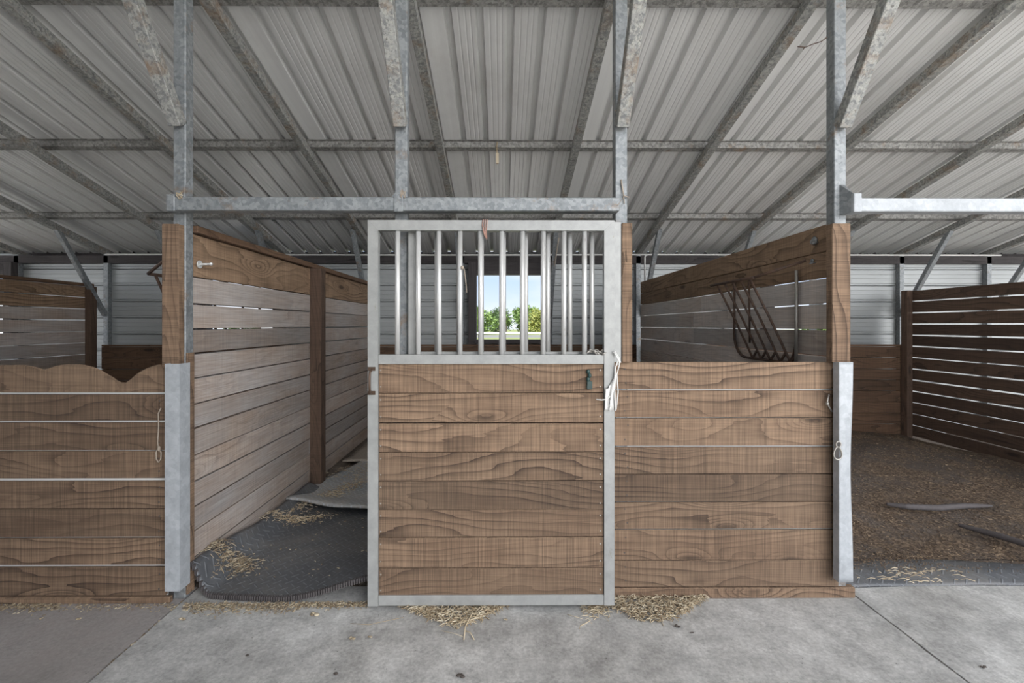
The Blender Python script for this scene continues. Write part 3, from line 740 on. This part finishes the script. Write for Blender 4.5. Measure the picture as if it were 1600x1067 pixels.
# chain and snap on the right panel
t = thing('snap_chain', 'steel chain with a double snap hook hanging on the right end of the right panel', 'chain', (X(1308, 2.3), 2.31, 1.0))
pp = [(X(1298, 2.31), 2.312, Z(617, 2.31)), (X(1297, 2.3), 2.306, Z(624, 2.3)), (X(1295, 2.3), 2.30, Z(631, 2.3)), (X(1300, 2.3), 2.306, Z(638, 2.3)), (X(1305, 2.3), 2.312, Z(644, 2.31))]
m = MB(); m.tube(pp, .004, 8); m.ball(pp[2], .009, 8); m.build('wall_hook', 'steel', t)
m = MB(); n_ = 12; link_chain(m, [(X(1306 + 4 * i / n_, 2.312), 2.312, Z(644 + 44 * i / n_, 2.31)) for i in range(n_ + 1)]); m.build('chain_links', 'steel', t)
m = MB()
def ring(m, px, py, rx, rz, d, r=.004, squash=1):
    c_ = Vector((X(px, d), d, Z(py, d)))
    m.tube([c_ + Vector((rx * math.cos(q) * (1 + .25 * math.sin(q) * (squash - 1)), 0, rz * math.sin(q))) for q in [2 * math.pi * j / 16 for j in range(16)]], r, 7, closed=True)
ring(m, 1312.5, 695, .012, .015, 2.252); ring(m, 1311.5, 709, .020, .031, 2.252, .004, .2); m.build('snap_hook', 'steel', t)
# green rope clip on the gate
m = MB(); xg = X(920, 2.225); 
for i in range(5): m.ball((xg + (.004 if i % 2 else -.002), 2.224, Z(581 + 6 * i, 2.22)), .012, 8, (.85, .6, 1.05))
m.box(xg - .008, xg + .016, 2.216, 2.232, Z(608, 2.22), Z(596, 2.22), 'Z')
tag(m.build('rope_knot', 'greenclip'), 'small dark green knotted clip fixed to the top plank of the gate', 'clip')
# chain lump over the middle rail
m = MB(); link_chain(m, [(X(918 + 4.2 * i, 2.215), 2.222 + .008 * (i % 3), Z(551 - 3.0 * math.sin(i * .9), 2.215)) for i in range(9)], r=.0035); link_chain(m, [(X(920 + 4.2 * i, 2.215), 2.236 + .006 * (i % 2), Z(549 + 2 * math.sin(i * 1.7), 2.215)) for i in range(8)], r=.0035)
tag(m.build('latch_chain', 'steel'), 'heap of steel chain lying on the middle rail at the right end of the gate', 'chain')
# tape wrapped at the gate's right stile
t = thing('fence_tape', 'white tape and cord tied around the right stile of the gate, hanging down', 'tape', (X(960, 2.21), 2.21, 1.1))
m = MB()
def tape(pts, wv):
    for (a, b) in zip(pts[:-1], pts[1:]):
        A, B = Vector(a), Vector(b); W = Vector(wv)
        m.quad([A - W, B - W, B + W, A + W], [(0, 0)] * 4, True)
def TP(px, py, d=2.212): return (X(px, d), d, Z(py, d))
m.grid(lambda u, v: (X(946 + 19 * u - (6 * v if u > .5 else 0), 2.21), 2.215 - .006 * math.sin(u * 9 + v * 4) , Z(607 + 35 * v - (34 * max(0, u - .25)) * (1 - v), 2.21)), 12, 8)
m.build('wrapped_tape', 'strap', t, solid=.001)
m = MB()
m.tube([TP(961, 552), TP(966, 562), TP(962, 574), TP(960, 598), TP(961, 622), TP(962, 642)], .0035, 6); m.tube([TP(960, 548), TP(968, 560), TP(968, 570), TP(964, 585), TP(966, 612), TP(963, 640)], .003, 6)
m.tube([TP(932, 624), TP(940, 625), TP(948, 624), TP(956, 618), TP(960, 607)], .0028, 6); m.tube([TP(959, 550), TP(970, 566), TP(965, 570)], .003, 6)
m.build('cord', 'strap', t)
# twine on the gate top bar
m = MB()
for q in range(3): m.tube([TP(755 + 3 * q, 343 - q * .0, 2.222), TP(754 + 3.3 * q, 352, 2.217), TP(756 + 2 * q, 362, 2.217), TP(758 + 1.3 * q, 370 + 2 * q, 2.22)], .003, 6)
tag(m.build('twine_loop', 'redtwine'), 'faded red twine looped over the top rail of the gate', 'twine')
m = MB(); m.tube([TP(723, 417, 2.228), TP(725.5, 421, 2.225), TP(728, 440, 2.228), TP(729.5, 457, 2.23)], .002, 6); m.ball(TP(722.5, 418, 2.228), .009, 7)
tag(m.build('twine_end', 'rope'), 'short twine end dangling from the fourth bar of the gate', 'twine')
# cord hanging at left panel
m = MB(); m.tube([TP(254, 637, 2.295), TP(250, 645, 2.295), TP(250.5, 665, 2.296), TP(249, 690, 2.296), TP(250, 698, 2.296)], .003, 6)
c_ = [TP(250, 698, 2.295), TP(246.5, 706, 2.29), TP(247, 716, 2.29), TP(250, 721, 2.292), TP(254, 716, 2.293), TP(254.5, 706, 2.295)]; m.tube(c_, .0035, 6, closed=True); m.ball(TP(251, 700, 2.292), .008, 7, (1, 1, 1.8))
tag(m.build('twine_loop', 'rope'), 'grey twine with an end loop, hanging by the left panel\'s right end', 'twine')
# twine on posts
def scraps(px, py, d, nm, lab, n_=7, mat='rope', sp=5):
    m = MB(); c0 = Vector((X(px, d), d, Z(py, d)))
    for i in range(n_):
        p = [c0 + Vector((rng.uniform(-sp, sp), rng.uniform(-1, 0), rng.uniform(-sp, sp) * 1.4)) / 320 for _ in range(4)]
        m.tube(p, .002, 5)
    tag(m.build(nm, mat), lab, 'twine')
scraps(283, 306, 2.262, 'twine_knot', 'frayed brown twine at the left end of the header beam', 5, 'crumb', 5)
scraps(629, 303, 2.262, 'twine_knot', 'straw-coloured twine stuck on the header beam by the middle bracket', 7, 'rope', 5)
scraps(965, 172, 2.33, 'twine_knot', 'small rag of twine high on the post at the gate\'s right side', 6, 'rope', 4)
m = MB(); d = 2.328; m.tube([TP(971, 280, d), TP(973, 292, d), TP(975, 305, d - .005), TP(983, 308, d - .003)], .003, 6); m.tube([TP(971, 284, d - .002), TP(974, 300, d - .004), TP(976, 318, d)], .0025, 6); m.tube([TP(958, 318, d - .07), TP(966, 320, d - .07), TP(974, 308, d - .01)], .0015, 5)
tag(m.build('twine_knot', 'rope'), 'pale twine dangling on the third post just above the header beam', 'twine')
# hook under the middle purlin
m = MB(); d = 3.84; zz = zr(d) + .06
m.tube([TP(777, 222, d), TP(776, 232, d - .01), TP(777.5, 244, d - .01), TP(777, 256, d - .01)], .006, 6); m.box(X(775, d), X(779.5, d), d - .018, d - .006, Z(256, d), Z(240, d), 'Z')
m.tube([TP(774, 228, d - .02), TP(779, 232, d - .02), TP(775, 236, d - .02)], .003, 5)
tag(m.build('hanging_strap', 'crumb'), 'short tan strap hanging from the middle purlin over the gate', 'strap')
# bent wire on the rightmost post
m = MB(); d = 2.34; m.tube([TP(1295, 56, d), TP(1285, 63, d), TP(1272, 67, d), TP(1260, 72, d), TP(1248, 71, d)], .0025, 5); m.tube([TP(1260, 72, d), TP(1257, 75, d)], .0025, 5)
tag(m.build('bent_wire', 'rust'), 'thin bent wire sticking out left of the rightmost post near the top', 'wire')
# wire along the rafter over the window
m = MB(); m.tube([(X(873, 5.2), 5.18, Z(372, 5.2)), (X(866, 5.45), 5.4, Z(415, 5.45)), (X(859, 5.7), 5.7, Z(455, 5.7))], .006, 6)
tag(m.build('slack_cord', 'rope'), 'pale cord slanting down beside the window, from rafter to wall', 'cord')

# ------------------------------------------------------------------ rubber mats
def sstep(a, b, t):
    t = max(0, min(1, (t - a) / (b - a))); return t * t * (3 - 2 * t)
def mat1(u, v):
    x0 = -1.585
    fr = 2.335 + .02 * math.exp(-((u * 2.6) / .12) ** 2)
    x = x0 + 2.6 * u; y = fr + (3.78 - fr) * v
    z = .022
    dx = x - x0; dy = y - fr
    z += .155 * math.exp(-(dx / .055) ** 2) * math.exp(-(dy / .38) ** 2)              # corner curling up the post
    z += .075 * math.exp(-(dx / .10) ** 2) * sstep(0, .5, dy)                            # edge riding up the wall
    z += .115 * sstep(.45, 1.05, dx) * math.exp(-(dy / .55) ** 2)                        # front edge lifting towards the gate
    z += .03 * math.exp(-((y - 3.0) / .3) ** 2) * sstep(.1, .9, dx)
    z += .006 * noise.noise(Vector((x * 3, y * 3, 0)))
    y -= .03 * math.exp(-(dy / .1) ** 2) * sstep(.1, .5, dx) * (1 - sstep(.7, 1.2, dx))
    return Vector((x, y, z))
t = thing('rubber_mat', 'dark diamond-plate rubber stall mat with curled front edge in the open doorway', 'mat', (-.8, 3.0, 0))
m = MB(); m.grid(mat1, 110, 70); m.build('mat_sheet', 'mat', t, solid=.014)
m = MB()
for i in range(0, 130):
    p = mat1(min(1, .002 + i / 130 * .62), 0)
    m.box(p.x - .0032, p.x + .0032, p.y - .013, p.y + .008, p.z - .020, p.z + .005)
m.build('serrated_rim', 'rim', t)
def mat2(u, v):
    fr = 3.36 - .10 * sstep(.0, .2, u) + .04 * u
    x = -1.60 + 2.3 * u; y = fr + .06 * (1 - sstep(0, .2, u)) ; y = y + (4.58 - y) * v
    # the left tip is cut at a slant along the post
    x += .22 * sstep(.25, 1, v) * (1 - u)
    z = .055 + .05 * (1 - sstep(0, .25, v)) * (1 - sstep(.2, .5, u)) + .012 * noise.noise(Vector((x * 2.2, y * 2.2, 3)))
    return Vector((x, y, z))
t = thing('rubber_mat', 'pale dusty rubber mat lying over the back edge of the dark one', 'mat', (-.6, 4.1, 0))
m = MB(); m.grid(mat2, 60, 36); m.build('mat_sheet', 'mat_dusty', t, solid=.015)
m = MB(); m.grid(lambda u, v: (-1.56 + 3.1 * u, 4.50 + 1.12 * v, .03 + .03 * math.exp(-(v / .2) ** 2) + .015 * noise.noise(Vector((u * 6, v * 4, 0)))), 50, 24)
tag(m.build('rubber_mat', 'mat_brown', solid=.015), 'brown soiled mat at the back of the middle stall', 'mat')
# left stall mat
m = MB(); m.grid(lambda u, v: (-4.9 + 3.2 * u, 2.42 + 3.2 * v, .03 + .012 * noise.noise(Vector((u * 6, v * 5, 7)))), 40, 40)
tag(m.build('rubber_mat', 'mat_dusty', solid=.015), 'dusty floor mat inside the left stall, glimpsed through plank gaps', 'mat')

# right stall bedding
def bedz(x, y):
    z = .03 + .10 * sstep(2.6, 4.6, y) * (1 - .4 * sstep(4.6, 5.6, y)) + .03 * noise.noise(Vector((x * 1.3, y * 1.6, 2))) + .010 * noise.noise(Vector((x * 6, y * 6, 5)))
    z -= .06 * sstep(4.2, 4.9, x)
    return z
def bed(u, v):
    x = 1.77 + 3.14 * u; ye = 2.66 + .03 * math.sin(x * 3.1) + .02 * math.sin(x * 7)
    y = ye + (5.66 - ye) * v
    z = bedz(x, y); z = z * sstep(-.02, .05, v) if v < .05 else z
    return Vector((x, y, max(z, .0)))
m = MB(); m.grid(bed, 120, 110); bedo = tag(m.build('bedding', 'bed'), 'brown wood-shaving bedding mounded over the right stall floor', 'bedding', kind='stuff')
m = MB()
for i in range(9000):
    v = rng.random() ** 1.4; x = 1.8 + 3.1 * rng.random(); y = 2.6 + 3.0 * v; z = bedz(x, y) + .004
    a = rng.uniform(0, 6.28); L = rng.uniform(.004, .012); W = rng.uniform(.001, .003); tl = rng.uniform(-.004, .004)
    c_, s_ = math.cos(a), math.sin(a)
    m.quad([(x - c_ * L - s_ * W, y - s_ * L + c_ * W, z), (x - c_ * L + s_ * W, y - s_ * L - c_ * W, z + tl), (x + c_ * L + s_ * W, y + s_ * L - c_ * W, z + abs(tl) + .002), (x + c_ * L - s_ * W, y + s_ * L + c_ * W, z + .001)], [(0, 0)] * 4)
m.build('loose_shavings', 'shaving', bedo, kind='stuff')
def ridge_mat(name, label, pts, r, n_r, matn='rim'):
    m = MB(); P_ = [Vector(p) for p in pts]; fine = []
    for a, b in zip(P_[:-1], P_[1:]):
        for q in range(n_r): fine.append(a.lerp(b, q / n_r))
    fine.append(P_[-1]); tot = len(fine)
    rad = [r * (.35 + .65 * math.sin(math.pi * min(1, (i + 1) / tot * 1.02)) ** .5 if i < tot else r) * (1 if i % 2 else .78) for i in range(tot)]
    m.tube(fine, rad, 8); return tag(m.build(name, matn), label, 'mat edge')
def fp(px, py, h=0.0):
    d = 720 * (CAMZ - h) / (py - 508); return (X(px, d), d, h)
ridge_mat('mat_edge', 'ribbed black mat edge curling out of the shavings at the right edge of the photo', [fp(1502, 822, .07), fp(1540, 832, .075), fp(1575, 842, .08), fp(1640, 862, .085), fp(1700, 880, .085)], .022, 14)
ridge_mat('mat_edge', 'ribbed dark mat edge breaking through the bedding in the middle of the right stall', [fp(1388, 789, .095), fp(1420, 793, .10), fp(1470, 795, .10), fp(1510, 792, .10), fp(1555, 792, .085)], .024, 14)
m = MB(); m.grid(lambda u, v: (1.80 + 3.1 * u, 2.405 + .02 * math.sin(u * 7) + (.22 + .05 * math.sin(u * 9)) * v, .008 + .028 * math.sin(math.pi * v) + .014 * sstep(.25, .6, u) * v + .006 * noise.noise(Vector((u * 9, v * 3, 0)))), 90, 14)
tag(m.build('rubber_mat', 'mat', solid=.012), 'dark rubber mat lip at the front of the right stall under the shavings', 'mat')
t = None

# ------------------------------------------------------------------ straw
def straw(name, label, pts, spread, hfun, lmin=.012, lmax=.04, w=.0016, mat='straw', n_=400, cat='straw'):
    """pts: function returning (x, y) samples"""
    m = MB()
    for i in range(n_):
        x, y = pts(); z = hfun(x, y) * rng.random() + .002 + spread
        a = rng.uniform(0, math.pi * 2); L = rng.uniform(lmin, lmax); t_ = rng.uniform(-.3, .45); bend = rng.uniform(-.3, .3) * L
        c_, s_ = math.cos(a), math.sin(a)
        p = [Vector((x, y, z)), Vector((x + c_ * L * .5 - s_ * bend * .3, y + s_ * L * .5 + c_ * bend * .3, z + abs(t_) * L * .5)), Vector((x + c_ * L, y + s_ * L, max(spread + .001, z + t_ * L * .4)))]
        m.tube(p, w * rng.uniform(.6, 1.3), 4, caps=False)
    return tag(m.build(name, mat), label, cat, kind='stuff')
def tri_pile():
    while True:
        u, v = rng.random(), rng.random()
        px = 625 + 165 * u; lim = 947 + (38 if 1 else 0) * max(0, 1 - abs((px - 712) / 82) ** 1.2)
        py = 944 + (lim - 944) * (v ** 1.1)
        p = fp(px, py); return p[0], p[1]
straw('straw_pile', 'small heap of pale straw spilling from under the middle of the gate', tri_pile, 0, lambda x, y: .022, n_=1500)
def pile2():
    u, v = rng.random(), rng.random(); px = 962 + 138 * u; py = 936 + 38 * v * max(0.05, 1 - abs((px - 1025) / 72) ** 2.5); p = fp(px, py); return p[0], p[1]
straw('straw_pile', 'heap of pale straw at the foot of the right panel beside the gate', pile2, 0, lambda x, y: .02, n_=1300)
def pile3():
    px = rng.gauss(935, 13); py = 948 + abs(rng.gauss(0, 8)); p = fp(px, py); return p[0], p[1]
straw('straw_pile', 'tiny scatter of straw under the gate\'s right corner', pile3, 0, lambda x, y: .008, n_=160)
def line_left():
    px = rng.uniform(-30, 275) if rng.random() < .5 else rng.uniform(-30, 100); py = 943 + abs(rng.gauss(0, 5)); p = fp(px, py); return p[0], p[1]
straw('straw_crumbs', 'line of chaff on the concrete along the foot of the left panel', line_left, 0, lambda x, y: .006, .004, .014, .0018, 'crumb', 700)
def line_mat():
    px = rng.uniform(290, 575); py = 943 + abs(rng.gauss(0, 7)) * (1 if px < 470 else .5); p = fp(px, py); return p[0], p[1]
straw('straw_crumbs', 'strip of crumbled straw and dirt on the concrete in front of the curled mat', line_mat, 0, lambda x, y: .012, .004, .016, .002, 'crumb', 1500)
def onmat(x, y):
    u = (x + 1.585) / 2.6; v = (y - 2.335) / (3.78 - 2.335); return mat1(max(0, min(1, u)), max(0, min(1, v))).z
def drop(name, label, c, sx, sy, ang, n_, base, mat='straw', h=.02, lmin=.01, lmax=.035, floorz=None):
    m = MB(); ca, sa = math.cos(R(ang)), math.sin(R(ang))
    for i in range(n_):
        a, b = rng.gauss(0, sx), rng.gauss(0, sy)
        x = c[0] + a * ca - b * sa; y = c[1] + a * sa + b * ca
        z = base(x, y) + .003 + h * rng.random() * math.exp(-(a / sx / 1.4) ** 2 - (b / sy / 1.4) ** 2)
        an = rng.uniform(0, 6.28); L = rng.uniform(lmin, lmax)
        dx, dy = math.cos(an) * L / 2, math.sin(an) * L / 2
        m.tube([(x - dx, y - dy, max(z, base(x - dx, y - dy) + .002)), (x + dx, y + dy, max(z + rng.uniform(0, .006), base(x + dx, y + dy) + .002))], .0016 * rng.uniform(.6, 1.3), 4, caps=False)
    return tag(m.build(name, mat), label, 'straw', kind='stuff')
p = fp(362, 886, .03); drop('straw_pile', 'clump of brown straw in the left corner of the dark mat', (p[0], p[1]), .07, .045, 20, 520, onmat, 'crumb', .04)
p = fp(463, 812, .03); drop('straw_pile', 'strip of straw where the dark mat meets the dusty one', (p[0], p[1]), .11, .035, 25, 420, onmat, 'straw', .015)
def m2z(x, y): return .062 + .012 * noise.noise(Vector((x * 2.2, y * 2.2, 3)))
p = fp(520, 772, .06); drop('straw_pile', 'golden trail of straw across the dusty mat', (p[0], p[1]), .24, .05, 62, 700, m2z, 'straw', .012)
p = fp(560, 735, .06); drop('straw_pile', 'thin straw spread at the back edge of the dusty mat', (p[0] + .1, p[1]), .22, .12, 10, 400, m2z, 'straw', .008)
m = MB()
for i in range(90):
    x = rng.uniform(-1.45, -.3); y = rng.uniform(2.4, 3.4); z = onmat(x, y) + .004; an = rng.uniform(0, 6.28); L = rng.uniform(.004, .02)
    m.tube([(x, y, z), (x + math.cos(an) * L, y + math.sin(an) * L, z + .002)], .0018, 4)
tag(m.build('straw_crumbs', 'straw'), 'few loose straw bits dotted over the dark mat', 'straw', kind='stuff')
# shavings at the right stall mouth
m = MB()
for i in range(60):
    p = fp(rng.gauss(1420, 40), rng.uniform(895, 918), .03); an = rng.uniform(-.8, .8); L = rng.uniform(.01, .06)
    x, y = p[0], p[1]; m.tube([(x, y, .05), (x + L * .5, y + L * .1 * math.sin(an), .056), (x + L, y + L * .4 * an, .05)], .0016, 4)
tag(m.build('straw_crumbs', 'straw'), 'few pale straw stalks at the mouth of the right stall', 'straw', kind='stuff')
m = MB()
for i in range(2600):
    x = rng.uniform(1.82, 4.85); y = rng.gauss(2.58, .06)
    if not 2.43 < y < 2.68 or noise.noise(Vector((x * 3, y * 6, 4))) < -.12: continue
    an = rng.uniform(0, 6.28); L = rng.uniform(.003, .009); z = .052
    m.tube([(x, y, z), (x + math.cos(an) * L, y + math.sin(an) * L, z + rng.uniform(0, .004))], .002, 4, caps=False)
tag(m.build('loose_shavings', 'shaving'), 'band of brown shavings trodden over the dark mat at the right stall mouth', 'shavings', kind='stuff')
# long stalk by the heap
m = MB(); m.tube([fp(752, 962), (fp(738, 968)[0], fp(738, 968)[1], .03), (fp(727, 985)[0], fp(727, 985)[1], .018), fp(725, 999, .004)], .0028, 5)
m.tube([fp(727, 985, .012), (fp(735, 992)[0], fp(735, 992)[1], .012), fp(741, 999, .003)], .0022, 5); m.tube([fp(723, 994, .004), fp(710, 989, .004), fp(690, 985, .004)], .0012, 4)
tag(m.build('straw_stalk', 'straw'), 'single long bent straw stalk below the heap under the gate', 'straw')
m = MB(); m.tube([fp(548, 973, .003), fp(577, 975, .004), fp(600, 970, .004), fp(630, 964, .003)], .0013, 4); tag(m.build('straw_stalk', 'crumb'), 'thin dark stalk lying on the concrete left of the heap', 'straw')
m = MB(); m.tube([fp(907, 978, .003), fp(916, 974, .006), fp(923, 969, .004)], .0022, 4); m.tube([fp(886, 960, .003), fp(900, 964, .005), fp(910, 967, .003)], .0014, 4); tag(m.build('straw_stalk', 'straw'), 'short straws on the concrete near the gate\'s right corner', 'straw')
# dirt clods
cl = [(550, 997, .011, 'crumb', 'straw-coloured clod on the concrete left of the gate'), (579, 994, .007, 'crumb', 'small tan clod right of a bigger one on the concrete'), (719, 1057, .011, 'dung', 'dark clod at the bottom edge of the concrete, below the gate'),
      (523, 1052, .008, 'dung', 'small dark clod near the bottom edge, left of centre'), (1059, 980, .010, 'dung', 'dark flat clod just below the right straw heap'), (288, 966, .011, 'crumb', 'tan clod beside the left floor joint'),
      (492, 959, .014, 'crumb', 'tan clump at the end of the crumb strip before the mat'), (70, 963, .007, 'crumb', 'tiny tan clod below the left panel'), (127, 964, .008, 'crumb', 'tan clod between left panel and floor joint'), (1542, 1046, .008, 'dung', 'dark clod on the right slab near the bottom edge'),
      (790, 968, .007, 'crumb', 'tiny tan clod right of the gate\'s straw heap'), (1082, 990, .006, 'dung', 'small dark chip right of the flat clod'), (389, 1022, .006, 'dung', 'small dark chip on the concrete below the curled mat')]
for px, py, r, mt, lab in cl:
    m = MB(); p = fp(px, py, .004)
    for q in range(4): m.ball((p[0] + rng.uniform(-1, 1) * r, p[1] + rng.uniform(-.5, .5) * r, .003 + r * .3), r * rng.uniform(.5, .8), 7, (1.2, 1, .5), .2)
    tag(m.build('dirt_clod', mt), lab, 'clod')
# pebbles along the left joint
m = MB()
for i in range(70):
    y = rng.uniform(1.4, 2.35); m.ball((-1.604 + rng.gauss(0, .006), y, -.006), rng.uniform(.003, .008), 6, (1, 1.6, .6), .2)
tag(m.build('joint_dirt', 'crumb'), 'crumbly dirt filling the left floor joint', 'dirt', kind='stuff')

# ------------------------------------------------------------------ outside
def tree_mesh(seed, h, w_, n_, droop):
    r = random.Random(seed); m = MB()
    blobs = [(r.uniform(-w_ * .32, w_ * .32), r.uniform(-w_ * .3, w_ * .3), r.uniform(.08, .78) * h, r.uniform(.24, .36) * w_) for _ in range(9)] + [(0, 0, h * .55, w_ * .38)]
    for i in range(n_):
        b = r.choice(blobs); v = Vector((r.gauss(0, 1), r.gauss(0, 1), r.gauss(0, 1))).normalized() * b[3] * r.uniform(.6, 1.05)
        c0 = Vector(b[:3]) + v; c0.z = max(.1, min(h, c0.z))
        a = Vector((r.uniform(-1, 1), r.uniform(-1, 1), r.uniform(-.6, .8) - droop)).normalized(); s_ = a.cross(Vector((r.uniform(-1, 1), r.uniform(-1, 1), r.uniform(-1, 1)))).normalized()
        L = r.uniform(.2, .5); W = L * .26
        m.quad([c0, c0 + a * L * .5 + s_ * W, c0 + a * L, c0 + a * L * .5 - s_ * W], [(0, 0)] * 4)
    return m
def palm_mesh(seed, h):
    r = random.Random(seed); m = MB()
    for i in range(46):
        az = r.uniform(0, 6.28); L = r.uniform(1.1, 1.9); el = r.uniform(.1, 1.2); z0 = r.uniform(.35, .75) * h
        p = Vector((0, 0, z0)); d = Vector((math.cos(az) * math.cos(el), math.sin(az) * math.cos(el), math.sin(el)))
        for q in range(9):
            t_ = q / 9; p2 = p + d * L / 9; d = (d - Vector((0, 0, .17))).normalized(); sd = d.cross(Vector((0, 0, 1))).normalized()
            for sg in (-1, 1):
                tip = p + sd * sg * .42 * math.sin(math.pi * min(.95, t_ + .12)) + d * .2 - Vector((0, 0, .1))
                m.quad([p, p2, tip], [(0, 0)] * 3)
            p = p2
    return m
protos = []
def mk_tree(mesh, mat, h, nm):
    t = thing(nm, 'x', 'tree', (0, 0, -.075)); c_ = mesh.build('crown' if nm == 'leafy_tree' else 'fronds', mat, t)
    m = MB(); m.tube([(0, 0, 0), (.05, 0, h * .3), (-.03, .02, h * .7)], [.16, .12, .06], 8); m.build('trunk', 'bark', t); return t
protos.append(mk_tree(tree_mesh(1, 4.2, 4.2, 4200, .1), 'leaf', 4.2, 'leafy_tree'))
protos.append(mk_tree(tree_mesh(2, 4.9, 4.6, 4200, .0), 'leaf2', 4.9, 'leafy_tree'))
protos.append(mk_tree(palm_mesh(3, 4.0), 'leaf', 4.0, 'palm_tree'))
protos.append(mk_tree(tree_mesh(5, 4.0, 3.4, 3600, .2), 'leaf3', 4.0, 'leafy_tree'))
used = set()
def place(i, x, y, rz, s_, label, group):
    if i not in used:
        used.add(i); r = protos[i]
    else:
        src = protos[i]; r = src.copy(); C.objects.link(r)
        for ch in list(src.children):
            c_ = ch.copy(); C.objects.link(c_); c_.parent = r
    r.location = (x, y, -.075); r.rotation_euler = (0, 0, rz); r.scale = (s_, s_, s_); r['label'] = label; r['group'] = group
vis = [(0, -3.0, 72, 0.3, 1.0, 'bushy green tree at the left side of the window view'), (1, -.4, 79, 1.0, 1.0, 'darker tree crown left of the middle of the window view'),
       (2, 2.9, 70, .5, .9, 'palm-like plant with arching fronds right of the window\'s middle'), (0, 3.9, 86, 2.0, 1.2, 'bushy green tree behind the palms in the middle of the window'),
       (2, .6, 72.5, 2.2, .95, 'fan of palm fronds left of the window\'s middle'), (3, 5.9, 76, .4, .98, 'yellow-green tree at the right side of the window view'), (1, 9.4, 82, 3.0, 1.15, 'tall dark tree at the right edge of the window view')]
for a in vis: place(a[0], a[1], a[2], a[3], a[4], a[5], 'trees seen through the window')
for q in range(26):
    side = -1 if q < 13 else 1; x = side * (11 if side < 0 else 15) + side * (q % 13) * 4.9
    place(rng.choice([0, 1, 0, 2]), x, 72 + 6 * (q % 2), rng.uniform(0, 6), rng.uniform(.9, 1.05), 'distant tree of the row ' + ('left' if side < 0 else 'right') + ' of the window view', 'distant tree row, ' + ('left' if side < 0 else 'right'))
t = thing('board_fence', 'white board fence in the field outside the window', 'fence', (0, 20, -.075))
m = MB(); m.box(-24, 24, 19.97, 20.0, 1.0, 1.08, 'X'); m.build('rail', 'fence', t)
m = MB(); m.box(-24, 24, 19.97, 20.0, .55, .63, 'X'); m.build('rail', 'fence', t)
for q in range(-9, 10):
    m = MB(); m.box(q * 2.5 + .95, q * 2.5 + 1.07, 20.001, 20.10, -.075, 1.1, 'Z'); m.build('fence_post', 'fence', t)
